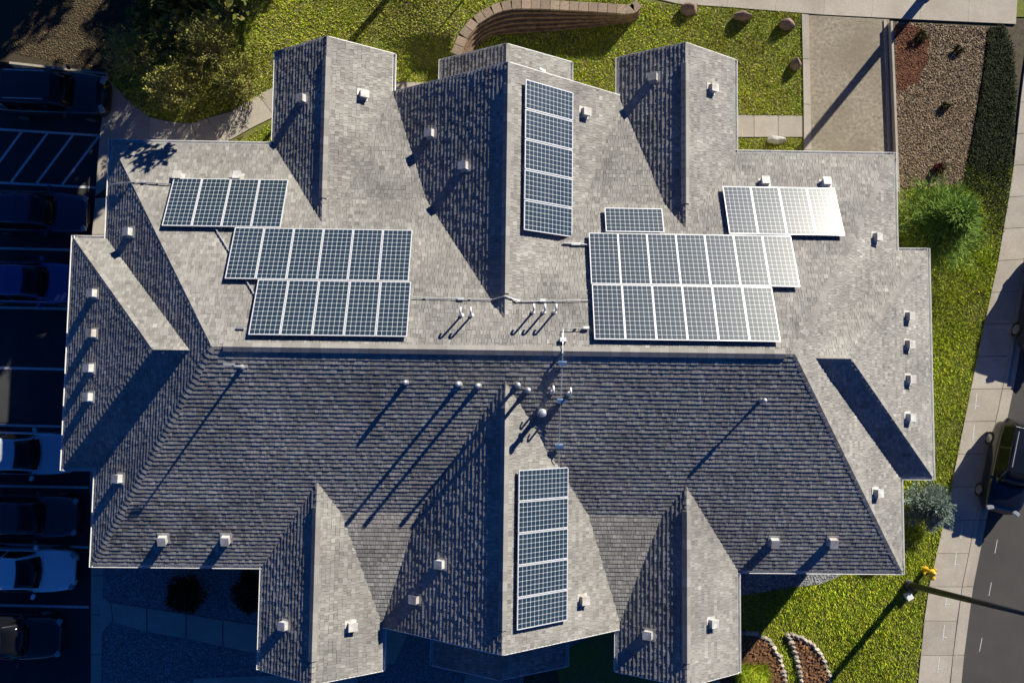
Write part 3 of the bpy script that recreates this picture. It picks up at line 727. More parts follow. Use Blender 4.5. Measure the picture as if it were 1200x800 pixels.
for c in range(5):
    for i in range(nb * 2):
        off = .5 if c % 2 else 0
        def pt(k, f, pls=(Bp, Tp)):
            k = max(0, min(nb, k)); i0 = min(nb - 1, int(k)); a = pls[0][i0].lerp(pls[0][i0 + 1], k - i0); b = pls[1][i0].lerp(pls[1][i0 + 1], k - i0); return a.lerp(b, f)
        k0 = i / 2 + off / 2; k1 = k0 + .49; f0 = c / 5; z0 = c * WH / 5 - .05; z1 = (c + 1) * WH / 5 - .05
        if k1 > nb: continue
        a, b_ = pt(k0, f0), pt(k1, f0); nr = Vector((b_.y - a.y, -(b_.x - a.x))).normalized() * -.35
        jit = U(-.008, .008)
        if nr.dot(pt(k0, 1) - pt(k0, 0)) < 0: nr = -nr
        a2, b2 = a + nr, b_ + nr; s_ = nr.normalized() * jit; a = a + s_; b_ = b_ + s_
        mb.mesh([(a.x, a.y, z0), (b_.x, b_.y, z0), (b2.x, b2.y, z0), (a2.x, a2.y, z0), (a.x, a.y, z1), (b_.x, b_.y, z1), (b2.x, b2.y, z1), (a2.x, a2.y, z1)],
                [(0, 1, 5, 4), (1, 2, 6, 5), (2, 3, 7, 6), (3, 0, 4, 7), (4, 5, 6, 7)], U(.75, 1.25))
for i in range(nb):
    a, b_ = Tp[i].lerp(Tp[i + 1], .02), Tp[i].lerp(Tp[i + 1], .98); nr = Vector((b_.y - a.y, -(b_.x - a.x))).normalized()
    if nr.dot(Tp[i] - Bp[i]) < 0: nr = -nr
    a = a - nr * .03; b_ = b_ - nr * .03; a2, b2 = a + nr * .38, b_ + nr * .38; z0, z1 = WH - .05, WH + .05
    mc.mesh([(a.x, a.y, z0), (b_.x, b_.y, z0), (b2.x, b2.y, z0), (a2.x, a2.y, z0), (a.x, a.y, z1), (b_.x, b_.y, z1), (b2.x, b2.y, z1), (a2.x, a2.y, z1)],
            [(0, 1, 5, 4), (1, 2, 6, 5), (2, 3, 7, 6), (3, 0, 4, 7), (4, 5, 6, 7)], U(.8, 1.2))
mb.build('block_face', M['block'], rw, off=rw.location).location = (0, 0, 0)
mods(mc.build('cap_stones', M['cap'], rw, off=rw.location), .01).location = (0, 0, 0)
terr = [tuple(p + (p - q).normalized() * .34) for p, q in zip(Tp, Bp)]
def terr_y(x):
    if x <= terr[0][0]: return terr[0][1] - .1
    for a, b in zip(terr[:-1], terr[1:]):
        if a[0] <= x <= b[0] + 1e-6: return a[1] + (b[1] - a[1]) * (x - a[0]) / max(1e-6, b[0] - a[0])
    return terr[-1][1]
XL, XR = terr[0][0] - 3.2, max(p[0] for p in terr)
def terr_z(x, y):
    if x < XL or x > XR or y < terr_y(x): return 0.0
    f = min(1, (x - XL) / 3.2); g_ = min(1, (y - terr_y(x)) / 1.2) if x < terr[0][0] else 1.0
    return (WH - .04) * f * f * (3 - 2 * f) * g_
tm_ = MB(); nx_ = 60
xs_ = [XL + (XR - XL) * i / nx_ for i in range(nx_ + 1)]
for i in range(nx_):
    for k in range(20):
        q = []
        for (ii, kk) in ((i, k), (i + 1, k), (i + 1, k + 1), (i, k + 1)):
            x = xs_[ii]; y = terr_y(x) + .001 + (22 - terr_y(x)) * (kk / 20) ** 1.5; q.append((x, y, terr_z(x, y) + .006))
        tm_.face(q)
tag(tm_.build('raised_terrace', M['grassbase'], smooth=True), kind='structure')
# low wall between dirt yard and gravel
lw = MB(); a, b_, c = [Vector((*P2(*q, .25), .11)) for q in ((1045, 25), (1049, 120), (1053, 225))]
lw.beam(a, b_, .09, .30); lw.beam(b_, c, .09, .30); o = lw.build('garden_wall', M['concrete'], off=Vector((a.x, a.y, 0)))
tag(o, 'thin low concrete wall between the bare dirt yard and the brown gravel', 'wall')

# ------------------------------------------------------------------ boulders and edging stones
def rock(mb, c, r, sq=.6, seed=0, n=2, tone=1.0):
    import bmesh
    bm = bmesh.new(); bmesh.ops.create_icosphere(bm, subdivisions=n, radius=1)
    rs = random.Random(seed); ax = [(Vector((rs.uniform(-1, 1), rs.uniform(-1, 1), rs.uniform(-1, 1))).normalized(), rs.uniform(.55, .9)) for _ in range(9)]
    vs = []
    for v in bm.verts:
        p = v.co.copy()
        for a, d in ax:
            s = p.dot(a) - d
            if s > 0: p -= a * s * .85
        vs.append(Vector(c) + Vector((p.x * r[0], p.y * r[1], p.z * r[2])))
    mb.mesh(vs, [tuple(v.index for v in f.verts) for f in bm.faces], tone); bm.free()
for i, (px, py, rx, ry, rz, m_, lab) in enumerate(((807, 13, .42, .25, .32, 'boulder', 'small brown boulder below the pavement, nearest the retaining wall'), (870, 22, .42, .22, .36, 'boulder', 'wide flat-topped reddish boulder in the grass between two others'),
        (921, 31, .36, .24, .34, 'boulder', 'dark brown boulder in the grass just below the alley pavement'), (931, 77, .24, .26, .34, 'boulder', 'dark boulder at the left of the pale kerb strip'),
        (908, 165, .45, .2, .18, 'boulderg', 'pale grey flat stone in the grass patch below the short walkway'))):
    mb = MB(); rock(mb, (0, 0, rz * .45), (rx, ry, rz), seed=i + 3, n=3); o = mb.build('boulder', M[m_], loc=(*P2(px, py), 0)); tag(o, lab, 'boulder')
def bed(name, outline, lab, ml, group, ring_h=.16):
    pts = pxs(outline); n = len(pts)
    e = empty('flower_bed', (sum(p[0] for p in pts) / n, sum(p[1] for p in pts) / n, 0)); tag(e, lab, 'flower bed', group)
    mb = MB(); mb.face([(p[0], p[1], .09) for p in pts]); o = mb.build('mulch', M['mulch'], e, off=e.location); o.location = (0, 0, 0)
    if mb_area(pts) < 0: o.data.flip_normals()
    ms = MB(); loop = pts + [pts[0]]; L_ = sum((Vector(loop[i + 1]) - Vector(loop[i])).length for i in range(n)); k = int(L_ / .185)
    for i, p in enumerate(resample(loop, k)[:-1]):
        rock(ms, (p.x + U(-.02, .02), p.y + U(-.02, .02), .07), (U(.12, .19), U(.10, .15), ring_h * U(.7, 1.0)), seed=i, n=1, tone=U(.55, 1.2))
    ms.build('stone_edging', M['stone'], e, off=e.location).location = (0, 0, 0)
    mcb = MB()
    for _ in range(1500):
        x, y = U(min(p[0] for p in pts), max(p[0] for p in pts)), U(min(p[1] for p in pts), max(p[1] for p in pts))
        if inside(x, y, pts):
            a = U(0, 6.28); d = Vector((math.cos(a), math.sin(a), U(-.3, .5))) * U(.03, .07); w = Vector((-d.y, d.x, U(-.02, .02))) * .4; c = Vector((x, y, .11 + U(0, .03)))
            mcb.face([c - d - w, c + d - w, c + d + w, c - d + w], U(.5, 1.6))
    if ml: mcb.build('bark_chips', M['chip'], e, off=e.location).location = (0, 0, 0)
    return e, pts
b1, BP1 = bed('bed', [(838, 752), (850, 744), (866, 740), (886, 741), (900, 750), (912, 768), (918, 790), (922, 830), (916, 880), (838, 880)], 'round mulch bed edged with stones and ornamental grass beside the lower right gable', True, 'stone edged mulch beds')
b2, BP2 = bed('bed', [(922, 742), (935, 745), (950, 753), (962, 768), (970, 790), (973, 830), (970, 880), (938, 880), (938, 800), (934, 775), (928, 755)], 'narrow leaf-shaped mulch bed with white stone edging in the sunny lawn', True, 'stone edged mulch beds')

# ------------------------------------------------------------------ grass, pebbles, plants
BLOCK = [PARK, MULCH] + [pxs(l) for l in ([(112, 88), (150, 118), (176, 138), (226, 145), (242, 139), (303, 111), (333, 97), (500, 97), (505, 125), (350, 125), (238, 190), (112, 235)],
    [(855, 134), (940, 135), (940, 162), (855, 162)], [(939, 0), (1060, 0), (1060, 240), (939, 240)])] + [SEG, BP1, BP2]
BLOCK.append(eL + [(40, -30), (40, 30)]); BLOCK.append(NL + NU[::-1]); BLOCK.append(RIVER)
BLOCK.append([tuple(p) for p in Bp] + [tuple(p) for p in terr[::-1]])
def house_cover(x, y): return env(x, y) > -.3 and (abs(x) < 13 and abs(y) < 6.8)
def sow(mb, poly, dens, xr, yr_, hgt=(.04, .11), dry_only=False, shade=1.0):
    n = int((xr[1] - xr[0]) * (yr_[1] - yr_[0]) * dens)
    for _ in range(n):
        x, y = U(*xr), U(*yr_)
        if not inside(x, y, poly) or house_cover(x, y) or any(inside(x, y, b) for b in BLOCK): continue
        cl = math.sin(x * 2.1 + math.sin(y * 1.7) * 2) * math.sin(y * 2.4 + math.sin(x * 1.3) * 2)
        if dry_only and cl * .6 + math.sin(x * .7 + 1) * math.sin(y * .9 + x * .4) < U(-.45, .6): continue
        a = U(0, 6.28); h = U(*hgt) * (1 + .35 * cl); l = U(.02, .11); w = U(.008, .020); a2 = a + U(1.2, 1.9)
        r = Vector((math.cos(a2) * w, math.sin(a2) * w, 0)); c = Vector((x, y, terr_z(x, y))); t = c + Vector((math.cos(a) * l, math.sin(a) * l, h))
        mb.face([c - r, c + r, t], shade * U(.35, 1.45) * (1 + .25 * cl) * (1 + .18 * math.sin(x * .8) * math.sin(y * 1.1 + 2)))
gm = MB(); sow(gm, LAWN_N, 620, (-16, 13), (7.4, 15.6)); tag(gm.build('grass', M['blade']), 'lawn grass around the top of the house', 'grass', kind='stuff')
gm = MB(); sow(gm, LAWN_E, 900, (8, 22), (-13, 8.5), (.05, .12)); tag(gm.build('grass', M['blade']), 'bright yellow-green lawn grass right of the house', 'grass', kind='stuff')
gm = MB(); sow(gm, LAWN_N, 420, (-16, 13), (7.4, 15.6), (.05, .10), dry_only=True); tag(gm.build('dry_grass', M['bladedry']), 'straw coloured dry grass mixed in the upper lawn', 'grass', kind='stuff')
def pebbles(name, poly, dens, m, size, label, z=.014, avoid=()):
    mb = MB(); x0, x1 = min(p[0] for p in poly), max(p[0] for p in poly); y0, y1 = min(p[1] for p in poly), max(p[1] for p in poly)
    for _ in range(int((x1 - x0) * (y1 - y0) * dens)):
        x, y = U(x0, x1), U(y0, y1)
        if not inside(x, y, poly) or any(inside(x, y, a) for a in avoid): continue
        s = U(*size); a = U(0, 6.28); c, sn = math.cos(a) * s, math.sin(a) * s; k = U(.6, .9); h = s * U(.5, .9); t = U(.35, 1.6)
        vs = [(x + c, y + sn, z), (x - sn * k, y + c * k, z), (x - c, y - sn, z), (x + sn * k, y - c * k, z), (x + U(-.3, .3) * s, y + U(-.3, .3) * s, z + h)]
        mb.mesh(vs, [(0, 1, 4), (1, 2, 4), (2, 3, 4), (3, 0, 4)], t)
    return tag(mb.build(name, m), label, 'gravel', kind='stuff')
pebbles('gravel', RIVER, 420, M['pebble'], (.02, .05), 'brown river gravel right of the dirt yard', avoid=[REDM])
pebbles('mulch_chips', REDM, 350, M['chip'], (.02, .045), 'dark red bark mulch beside the low wall', z=.02)
pebbles('mulch_chips', pxs([(5, 60), (127, 87), (150, 60), (165, -20), (60, -20)]), 420, M['tanchip'], (.02, .045), 'brown mulch above the parking kerb', z=.014)
pebbles('gravel', SEG, 420, M['pebgrey'], (.018, .04), 'grey gravel strip below the right eave', z=.018)
wk = [pxs([(119, 698), (172, 710), (310, 731), (380, 742), (380, 778), (310, 769), (172, 742), (118, 744)])]
pebbles('gravel', pxs([(121, 664), (310, 664), (310, 810), (121, 810)]), 420, M['pebgrey'], (.018, .04), 'grey gravel yard below the left eave', z=.01, avoid=wk)

def leafcloud(mb, c, r, n, size, tone=(.5, 1.4), shell=.35, flat=1.0, elong=1.0, radial=False):
    c = Vector(c)
    for _ in range(n):
        d = Vector((random.gauss(0, 1), random.gauss(0, 1), random.gauss(0, 1))).normalized(); k = (shell + (1 - shell) * rnd()) ** .6
        p = c + Vector((d.x * r[0], d.y * r[1], d.z * r[2])) * k
        if p.z < .03: continue
        s = U(*size)
        if radial: a = (d + Vector((U(-.4, .4), U(-.4, .4), U(-.2, .5)))).normalized()
        else: a = Vector((U(-1, 1), U(-1, 1), U(-1, 1) * flat)).normalized()
        b = a.cross(Vector((U(-1, 1), U(-1, 1), U(-1, 1)))).normalized()
        mb.face([p - a * s * elong, p + b * s * .5, p + a * s * elong, p - b * s * .5], U(*tone))
def shrub(name, px, py, r, n, size, m, label, cat, group=None, lumps=9, elong=1.4, radial=True, stem=True, tone=(.45, 1.5), zc=None):
    x, y = P2(px, py); e = empty(name, (x, y, 0)); tag(e, label, cat, group); mb = MB(); zc = zc if zc is not None else r[2] * .8
    leafcloud(mb, (0, 0, zc), (r[0] * .75, r[1] * .75, r[2] * .85), n // 3, size, tone, .2, 1, elong, radial)
    for i in range(lumps):
        a = 6.28 * i / lumps + U(-.3, .3); k = U(.45, .72); c = (math.cos(a) * r[0] * k, math.sin(a) * r[1] * k, zc + U(-.35, .35) * r[2])
        leafcloud(mb, c, (r[0] * U(.3, .5), r[1] * U(.3, .5), r[2] * U(.3, .5)), n * 2 // 3 // lumps, size, tone, .3, 1, elong, radial)
    mb.build('foliage', m, e)
    if stem:
        st = MB(); st.tube([(0, 0, -.02), (0, 0, r[2] * 1.1)], [.07, .03], 8)
        for i in range(6):
            a = i * 1.05; st.tube([(0, 0, .15 + .1 * i), (math.cos(a) * r[0] * .6, math.sin(a) * r[1] * .6, .4 + .15 * i)], [.03, .01], 6)
        st.build('trunk', M['bark'], e)
    return e
# conifers with sweeping boughs
def conifer(name, px, py, R, H, m, label, nb_=90, needle=(.05, .11), dens=60, lean=(0, 0), tone=(.4, 1.5)):
    x, y = P2(px, py); e = empty(name, (x, y, 0)); tag(e, label, 'evergreen'); mb = MB(); st = MB()
    leafcloud(mb, (lean[0], lean[1], H * .85), (R * .28, R * .28, H * .2), 900, (needle[0] * .4, needle[1] * .4), tone, .1, 1, 2.0, True)
    st.tube([(0, 0, -.02), (lean[0], lean[1], H)], [.08, .02], 8)
    for i in range(nb_):
        f = (i + .5) / nb_; z0 = H * (.12 + .83 * f); rr = R * (1 - f * .85) * U(.75, 1.12); a = i * 2.4 + U(-.3, .3)
        p0 = Vector((lean[0] * f, lean[1] * f, z0)); p1 = p0 + Vector((math.cos(a) * rr, math.sin(a) * rr, U(.05, .35) * rr + .05))
        st.tube([p0, p1], [.015, .005], 4, False); bt = U(.75, 1.25)
        for k in range(dens):
            t = .15 + .85 * rnd(); p = p0.lerp(p1, t) + Vector((U(-1, 1), U(-1, 1), U(-.7, .7))) * .16 * R * (1.15 - t * .6)
            d = ((p1 - p0).normalized() + Vector((U(-.7, .7), U(-.7, .7), U(-.3, .7)))).normalized() * U(*needle)
            w = d.cross(Vector((U(-1, 1), U(-1, 1), 1))).normalized() * .013; mb.face([p - w, p + w, p + d], bt * U(*tone))
    mb.build('foliage', m, e); st.build('trunk', M['bark'], e); return e
conifer('pine_tree', 1083, 268, 2.1, 2.6, M['pine'], 'bushy bright green pine growing at the upper right corner of the house', 170, (.12, .24), 150)
conifer('spruce_shrub', 1077, 589, 1.2, 1.6, M['spruce'], 'blue-grey spruce bush between the right wall and the sidewalk', 130, (.06, .13), 150)
shrub('shrub', 224, 691, (.78, .78, .7), 6000, (.02, .05), M['darkbush'], 'round dark shrub on the shaded gravel below the left eave', 'shrub', 'shrubs on the shaded gravel')
shrub('shrub', 298, 690, (.75, .95, .7), 5000, (.02, .05), M['darkbush'], 'dark shrub half hidden under the left gable eave by the gravel', 'shrub', 'shrubs on the shaded gravel')
for q, lab in (((1121, 60), 'small dark clump in the brown gravel near the alley'), ((1106, 126), 'sparse dark clump in the middle of the brown gravel')):
    shrub('gravel_plant', *q, (.22, .2, .16), 500, (.015, .04), M['darkbush'], lab, 'plant', 'small plants in the brown gravel', lumps=4, stem=False)
shrub('gravel_plant', 1098, 199, (.24, .22, .25), 900, (.02, .05), M['redleaf'], 'small dark red plant in the gravel above the pine', 'plant', 'small plants in the brown gravel', lumps=5)
shrub('gravel_plant', 1077, 45, (.3, .3, .2), 700, (.015, .04), M['darkbush'], 'thin brown clump in the red mulch by the low wall', 'plant', 'small plants in the brown gravel', lumps=4, stem=False)
og, _ = None, None
tx, ty = P2(880, 792)
e = empty('ornamental_grass', (tx, ty, .09)); tag(e, 'yellow-green tuft of ornamental grass growing in the round stone edged bed', 'grass plant'); mb = MB()
for _ in range(2600):
    a = U(0, 6.28); l = U(.2, .6); b0 = Vector((U(-.55, .55), U(-.45, .45), 0)); t = b0 + Vector((math.cos(a) * l * .7, math.sin(a) * l * .7, l * .7)); w = Vector((-math.sin(a), math.cos(a), 0)) * .012
    mb.face([b0 - w, b0 + w, t], U(.6, 1.7))
mb.build('foliage', M['blade'], e)
M['twig'] = leafmat('twig_leaf', (.30, .28, .07), (.19, .22, .04)); M['twigb'] = mat('pale_twig', (.42, .36, .22), (.28, .22, .13), 8, .8)
for px, py, R_, lab in ((170, 72, 1.0, 'loose twiggy shrub nearest the mulch bed and the black car'), (214, 108, .95, 'loose twiggy shrub just above the bend of the walkway'),
                        (252, 62, 1.15, 'wide loose shrub in the shaded middle of the upper left lawn'), (205, 30, 1.1, 'twiggy shrub in deep shade near the top edge'), (286, 102, .8, 'small yellow-green shrub in the sun beside the walkway slabs')):
    x, y = P2(px, py); e = empty('twiggy_shrub', (x, y, 0)); tag(e, lab, 'shrub', 'loose shrubs on the upper left lawn'); tw_ = MB(); lf = MB()
    R_ *= 1.3
    for i in range(190):
        a = U(0, 6.28); el = U(.3, 1.5); d = Vector((math.cos(a) * math.cos(el), math.sin(a) * math.cos(el), math.sin(el))); b0 = Vector((U(-.25, .25), U(-.25, .25), 0))
        d.z *= 1.45; p1 = b0 + d * R_ * U(.5, .8); p2 = p1 + (d + Vector((U(-.5, .5), U(-.5, .5), U(-.3, .3)))).normalized() * R_ * U(.3, .5)
        tw_.tube([b0, p1, p2], [.012, .009, .005], 3, False); leafcloud(lf, p2, (.14, .14, .12), 16, (.02, .05), (.4, 1.6), .1); leafcloud(lf, p1, (.16, .16, .12), 12, (.02, .05), (.4, 1.6), .1)
    tw_.build('twigs', M['twigb'], e); lf.build('foliage', M['twig'], e)
# lawn strip with tree shade painted in as near-black blades, thinning downward
LAWN_SHADE = pxs([(1158, 34), (1176, 30), (1186, 60), (1190, 110), (1184, 205), (1171, 292), (1163, 300), (1152, 230), (1129, 216), (1142, 150), (1152, 90)])
SHADE_Y = P2(1150, 200)[1]; poly2('painted_lawn_shade_base', pxs([(1158, 34), (1176, 30), (1186, 60), (1190, 110), (1184, 205), (1160, 214), (1129, 212), (1142, 150), (1152, 90)]), .006, M['lawn_shade'])
mb = MB(); xs0, xs1 = min(p[0] for p in LAWN_SHADE), max(p[0] for p in LAWN_SHADE); ys0, ys1 = min(p[1] for p in LAWN_SHADE), max(p[1] for p in LAWN_SHADE)
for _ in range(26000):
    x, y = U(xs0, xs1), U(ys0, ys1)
    if not inside(x, y, LAWN_SHADE) or (y < SHADE_Y and rnd() < .35 + (SHADE_Y - y) * .22): continue
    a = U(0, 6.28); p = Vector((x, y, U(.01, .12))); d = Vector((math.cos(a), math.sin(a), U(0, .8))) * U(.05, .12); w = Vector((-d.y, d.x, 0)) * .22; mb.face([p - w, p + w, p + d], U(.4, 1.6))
tag(mb.build('painted_lawn_shade', M['lawn_shade']), 'lawn strip with tree shade painted in near black between the brown gravel and the sidewalk', 'ground cover', kind='stuff')

# trees standing past the top of the picture, whose shade falls into it
def tree(x, y, H, R, n, label, size=(.05, .12), bare=False, trunk=.16, low=.35, m='leaf'):
    e = empty('deciduous_tree', (x, y, 0)); tag(e, label, 'tree', 'trees above the upper lawn'); st = MB(); mb = MB()
    st.tube([(0, 0, -.05), (0, 0, H * .5), (.1, .1, H * .92)], [trunk, trunk * .65, .03], 10)
    for i in range(34 if not bare else 46):
        f = low + (.95 - low) * i / 34 if not bare else low + (.95 - low) * i / 46; a = i * 2.4; rr = R * (1.15 - .75 * abs(f - .55) / .45 * .9) * U(.7, 1.05); p0 = Vector((0, 0, H * f * .92))
        p1 = p0 + Vector((math.cos(a) * rr * .55, math.sin(a) * rr * .55, rr * .35)); p2 = p0 + Vector((math.cos(a + .2) * rr, math.sin(a + .2) * rr, rr * .55))
        st.tube([p0, p1, p2], [.05, .03, .008], 5, False)
        for k in range(5):
            t = .3 + .7 * rnd(); q0 = p0.lerp(p2, t); q1 = q0 + Vector((U(-1, 1), U(-1, 1), U(-.2, .8))) * R * .28; st.tube([q0, q1], [.014, .004], 3, False)
            if n: leafcloud(mb, q1, (R * .2, R * .2, R * .17), n // 170, size, (.5, 1.5), .1)
    if n: mb.build('crown', M[m], e)
    st.build('trunk', M['bark'], e); return e
def cast(px, py, h):
    "plan position from which an object at height h shades the ground point seen at px, py"
    p = at(px, py); return p.x + AZ.x * h / TAN_E, p.y + AZ.y * h / TAN_E
x, y = cast(250, -35, 5.5); tree(x, y, 8.2, 3.0, 12000, 'leafy tree above the upper left lawn', (.09, .19))
x, y = cast(25, 205, 6.2); tree(x, y, 8.0, 2.5, 18000, 'dense tree shading the parking lot corner', (.10, .2), low=.5)
x, y = cast(-15, 330, 6.6); tree(x, y, 9.0, 3.0, 22000, 'broad dense tree shading the middle of the parking lot', (.11, .22), low=.45)
x, y = cast(50, -125, 5.0); tree(x, y, 8.0, 3.9, 30000, 'dense tree at the upper left corner', (.10, .2))
x, y = cast(185, 128, 5.2); e = empty('deciduous_tree', (x, y, 0)); tag(e, 'bare tree with upright branches above the upper left walkway', 'tree', 'trees above the upper lawn'); st = MB(); lf = MB()
st.tube([(0, 0, -.05), (0, 0, 3.0)], [.15, .10], 10); perp = Vector((AZ.y, -AZ.x, 0))
for i in range(44):
    o_ = perp * U(-2.3, 2.3) + AZ * U(-.8, .8); z0 = 4.1 + U(-.3, .5); z1 = z0 + U(.7, 2.0); rr = U(.03, .075)
    st.tube([(0, 0, 2.9), o_ * .7 + Vector((0, 0, z0 - .5)), o_ + Vector((0, 0, z0)), o_ + Vector((U(-.06, .06), U(-.06, .06), z1))], [.03, .02, rr, rr * .5], 5, False)
    if i % 3 == 0: leafcloud(lf, o_ + Vector((0, 0, z1)), (.25, .25, .3), 45, (.06, .13), (.5, 1.4), .1)
st.build('trunk', M['bark'], e); lf.build('crown', M['leaf'], e)
x, y = cast(470, -18, .0); tree(x, y, 7.5, .5, 0, 'bare tree above the lawn between left and centre gables', bare=True, trunk=.15, low=.8)
x, y = cast(566, -12, .0); tree(x, y, 5.0, .8, 0, 'small bare tree left of the retaining wall', bare=True, trunk=.05, low=.5)

# ------------------------------------------------------------------ street lamps
def lamp(base, h, lean, label, r0=.12, arm=2.2, plate=True):
    e = empty('street_lamp', (base[0], base[1], 0)); tag(e, label, 'street lamp', 'street lamps'); top = Vector((lean[0], lean[1], h))
    p = MB(); p.tube([(0, 0, -.05), top * .5, top], [r0, r0 * .8, r0 * .55], 16); p.build('pole', M['dark'], e, smooth=True)
    b = MB(); b.lathe((0, 0, 0), [(r0 * 1.7, -.02), (r0 * 1.7, .05), (r0 * 1.4, .09), (r0 * 1.3, .3), (r0, .34)], 18); b.build('base_plate', M['dark'], e)
    a = MB(); a.tube([top * .97, top + Vector((arm * .4, 0, .35)), top + Vector((arm, 0, .45))], [.05, .04, .035], 10); a.build('arm', M['dark'], e, smooth=True)
    l = MB(); l.box(top + Vector((arm + .3, 0, .43)), (.7, .3, .14)); mods(l.build('lamp_head', M['dark'], e), .05)
    return e
bp = P2(1064, 685)
lamp(bp, 7.2, (.15, .88), 'tall dark leaning street lamp rising from the lawn beside the sidewalk at lower right', .135)
bp = P2(1092, -14); lamp(bp, 6.2, (0, 0), 'dark street lamp beyond the alley whose long shadow crosses the dirt yard', .19, arm=-1.0)
p_ = P2(1062, 697); mb = MB(); mb.box((0, 0, .12), (.22, .22, .24)); mb.box((0, 0, .25), (.26, .26, .03)); o = mods(mb.build('utility_box', M['white'], loc=(*p_, 0)), .015)
o.rotation_euler = (0, 0, .5); tag(o, 'small white utility box in the grass at the foot of the leaning lamp', 'utility box')
# hydrant
hx, hy = P2(1083, 667); e = empty('fire_hydrant', (hx, hy, 0), .4); tag(e, 'yellow fire hydrant in the grass at the edge of the sidewalk', 'fire hydrant')
b = MB(); b.lathe((0, 0, 0), [(.17, -.02), (.17, .04), (.11, .06), (.10, .5), (.14, .52), (.14, .57), (.11, .6), (.10, .68), (.06, .74), (.03, .76), (.03, .8)], 20); b.build('barrel', M['yellow'], e, smooth=False)
for d, r, l in (((1, 0), .065, .2), ((-1, 0), .065, .2), ((0, -1), .09, .24)):
    n_ = MB(); n_.tube([(0, 0, .42), (d[0] * l, d[1] * l, .42)], r, 12); n_.tube([(d[0] * l, d[1] * l, .42), (d[0] * (l + .05), d[1] * (l + .05), .42)], r * 1.25, 8); n_.build('nozzle', M['yellow'], e)

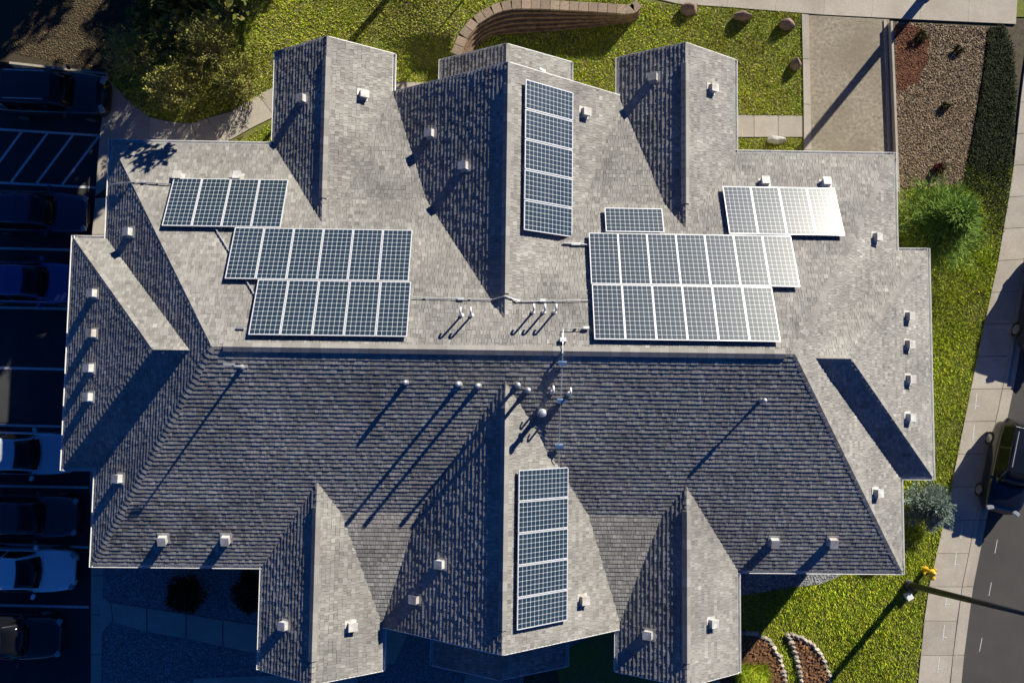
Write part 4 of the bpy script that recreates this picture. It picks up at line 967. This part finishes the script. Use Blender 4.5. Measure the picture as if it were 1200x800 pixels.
# ------------------------------------------------------------------ cars
def loft(mb, secs, close=True):
    n = len(secs[0]); b = len(mb.v)
    for s in secs: mb.v += [tuple(p) for p in s]
    for i in range(len(secs) - 1):
        for k in range(n - 1):
            a = b + i * n + k; mb.f.append((a, a + n, a + n + 1, a + 1)); mb.t.append(1)
    if close:
        for st, rev in ((b, False), (b + (len(secs) - 1) * n, True)):
            f = list(range(st, st + n)); mb.f.append(tuple(f if not rev else f[::-1])); mb.t.append(1)
def car(x, y, rz, paint, label, group, L=4.5, Wd=1.78, H=1.45, suv=False, scale=.93):
    "nose towards local +x, origin at the middle of the nose on the ground"
    e = empty('parked_car', (x, y, 0), rz); e.scale = (scale,) * 3; tag(e, label, 'car', group)
    hw = Wd / 2; belt = .92 if not suv else 1.08; hood = .78 if not suv else 1.0
    st = [(0, .62, .62, .40), (-.06, .74, .68, .30), (-.25, .90, hood - .06, .24), (-.7, .97, hood + .02, .22), (-1.15, 1.0, hood + .07, .22), (-1.5, 1.0, belt, .22), (-2.4, 1.0, belt + .01, .22), (-3.4, 1.0, belt + .02, .22),
          (-L + .55, .98, belt + .03 if not suv else belt + .05, .24), (-L + .15, .9, belt - .02, .30), (-L, .78, belt - .2, .38)]
    body = MB(); secs = []
    for (sx, f, zt, zb) in st:
        w = hw * f; half = [(w * .86, zb), (w * .99, zb + .1), (w, zb + (zt - zb) * .5), (w * .985, zt - .1), (w * .90, zt - .015), (w * .55, zt + .035), (0, zt + .05)]
        sec = [(sx, -a, z) for a, z in half] + [(sx, a, z) for a, z in half[-2::-1]]; secs.append(sec)
    loft(body, secs); o = body.build('body', M[paint], e, smooth=True); mods(o, sub=2)
    # cabin
    xa, xb, xc, xd = (-1.25, -2.0, -3.25, -4.05) if not suv else (-1.3, -1.95, -4.0, -4.35)
    zb = belt - .03; b0, t0 = hw * .90, hw * .68 if not suv else hw * .74
    cb = MB(); secs = []
    for (sx, zt, wb, wt) in ((xa, zb + .03, b0 * .86, t0), (xb - .0, H - .03, b0, t0 * .97), ((xb + xc) / 2, H, b0 * 1.01, t0), (xc, H - .04, b0, t0 * .96), (xd, zb + .06, b0 * .9, t0 * .92)):
        half = [(wb, zb - .1), (wb * .99, zb + .02 if zt > zb + .1 else zb - .02), (wt + .02, zt - .04), (wt * .75, zt), (0, zt + .015)]
        secs.append([(sx, -a, z) for a, z in half] + [(sx, a, z) for a, z in half[-2::-1]])
    loft(cb, secs); mods(cb.build('cabin', M[paint], e, smooth=False), .03, 3)
    def quad(name, pts, m, th=.012):
        q = [Vector(p) for p in pts]; n = (q[1] - q[0]).cross(q[2] - q[0]).normalized(); c = sum(q, Vector()) / len(q)
        if n.dot(c - Vector(((xb + xc) / 2, 0, zb - .2))) < 0: n = -n; q = q[::-1]
        mb = MB(); k = len(q); vs = [p + n * th for p in q] + [p - n * .03 for p in q]
        mb.mesh(vs, [tuple(range(k))] + [(i, i + k, (i + 1) % k + k, (i + 1) % k) for i in range(k)]); return mods(mb.build(name, M[m], e), .006)
    # windshield with a bowed lower edge
    nW = 6; lo = []; hi = []
    for i in range(nW + 1):
        f = -1 + 2 * i / nW; lo.append((xa + .05 - .10 * f * f, f * b0 * .80, zb + .07)); hi.append((xb + .02 - .06 * f * f, f * t0 * .90, H - .045))
    g = MB(); n = nW + 1; g.mesh([Vector(p) + Vector((.03, 0, .03)) for p in lo + hi], [(i, i + 1, i + 1 + n, i + n) for i in range(nW)]); wo = g.build('windshield', M['carglass'], e, smooth=True)
    m_ = wo.modifiers.new('s', 'SOLIDIFY'); m_.thickness = .02; m_.offset = -1
    quad('rear_window', [(xd + .08, -b0 * .74, zb + .1), (xd + .08, b0 * .74, zb + .1), (xc - .04, t0 * .8, H - .06), (xc - .04, -t0 * .8, H - .06)], 'carglass', .02)
    for s in (-1, 1):
        wt = t0 * .985 + .02
        for (u0, u1, v0, v1) in ((xa - .25, (xb + xc) / 2 + .04, xb - .03, (xb + xc) / 2 + .04), ((xb + xc) / 2 - .04, xd + .45, (xb + xc) / 2 - .04, xc + .02)):
            quad('side_window', [(u0, s * b0 * 1.0, zb + .05), (u1, s * b0 * 1.0, zb + .05), (v1, s * (wt + .015), H - .09), (v0, s * (wt + .015), H - .09)], 'carglass', .018)
        hl = MB(); hl.box((-.16, s * hw * .66, hood - .15), (.20, .34, .14), Matrix.Rotation(-s * .42, 3, 'Z')); mods(hl.build('headlight', M['lamp'], e), .035, 3)
        tl = MB(); tl.box((-L + .07, s * hw * .68, belt - .14), (.12, .3, .16)); mods(tl.build('taillight', M['redleaf'], e), .02)
        mi = MB(); mi.box((xa - .22, s * (hw + .10), belt + .06), (.13, .2, .14), Matrix.Rotation(s * .2, 3, 'Z')); mods(mi.build('mirror', M[paint], e), .03, 3)
        for wx in (-.85, -L + .95):
            w = MB(); w.tube([(wx, s * (hw - .2), .32), (wx, s * (hw + .005), .32)], .325, 24); wo = w.build('wheel', M['tyre'], e)
            r = MB(); r.tube([(wx, s * (hw - .02), .32), (wx, s * (hw + .015), .32)], .21, 18); r.build('rim', M['rim'], wo)
    gr = MB(); gr.box((-.02, 0, .50), (.08, hw * .9, .16)); mods(gr.build('grille', M['dark'], e), .02)
    wp = MB()
    for s in (-1, 1): wp.beam((xa + .07, s * .12 + .05, zb + .10), (xa - .18, s * .12 + .5 * s + .05, zb + .24), .02, .02)
    wp.build('wiper', M['dark'], e)
    if suv:
        for s in (-1, 1):
            rr = MB(); rr.tube([(xb - .2, s * t0 * .85, H + .05), (xc + .2, s * t0 * .85, H + .05)], .02, 8); rr.build('roof_rail', M['galv'], e)
    return e
gp = 'cars parked nose in along the left side'
def nose(px, y0, y1): return P2(px, (y0 + y1) / 2, .2)
for (nx, ya, yb_, paint, lab, kw) in ((129, 86, 143, 'p_black', 'black sport utility car parked just below the mulch kerb at upper left', dict(suv=True, H=1.7, L=4.7, Wd=1.9)),
        (104, 226, 276, 'p_navy', 'very dark navy car parked just below the striped no-parking area', dict()),
        (96, 308, 358, 'p_blue', 'deep blue car parked beside the upper end of the left wing', dict()),
        (88, 506, 558, 'p_silver', 'pale silver car with its hood reaching under the left gutter corner', dict()),
        (93, 576, 634, 'p_char', 'dark charcoal car parked between the silver car and the white car', dict()),
        (90, 642, 694, 'p_white', 'white car parked nose in below the charcoal car', dict()),
        (74, 716, 776, 'p_black', 'black car parked lowest at the left edge, below the white car', dict())):
    x, y = nose(nx, ya, yb_); car(x, y, math.radians(-.8), paint, lab, gp, **kw).location.z = PZ
gr_ = 'dark cars parked along the right kerb'
ang = math.atan2(-(P2(1126, 800)[1] - P2(1191, 440)[1]), -(P2(1126, 800)[0] - P2(1191, 440)[0])) + math.pi
ang = math.radians(-103)
x, y = P2(1172, 601, .6); car(x, y, ang, 'p_black', 'black sport utility car parked on the road beside the blue-grey spruce bush', gr_, L=4.25, H=1.72, Wd=1.86, suv=True, scale=.84)
x, y = P2(1217, 414, .6); car(x, y, ang, 'p_char', 'dark car at the right edge parked above the black sport utility car', gr_, L=4.6, H=1.72, Wd=1.86, suv=True)
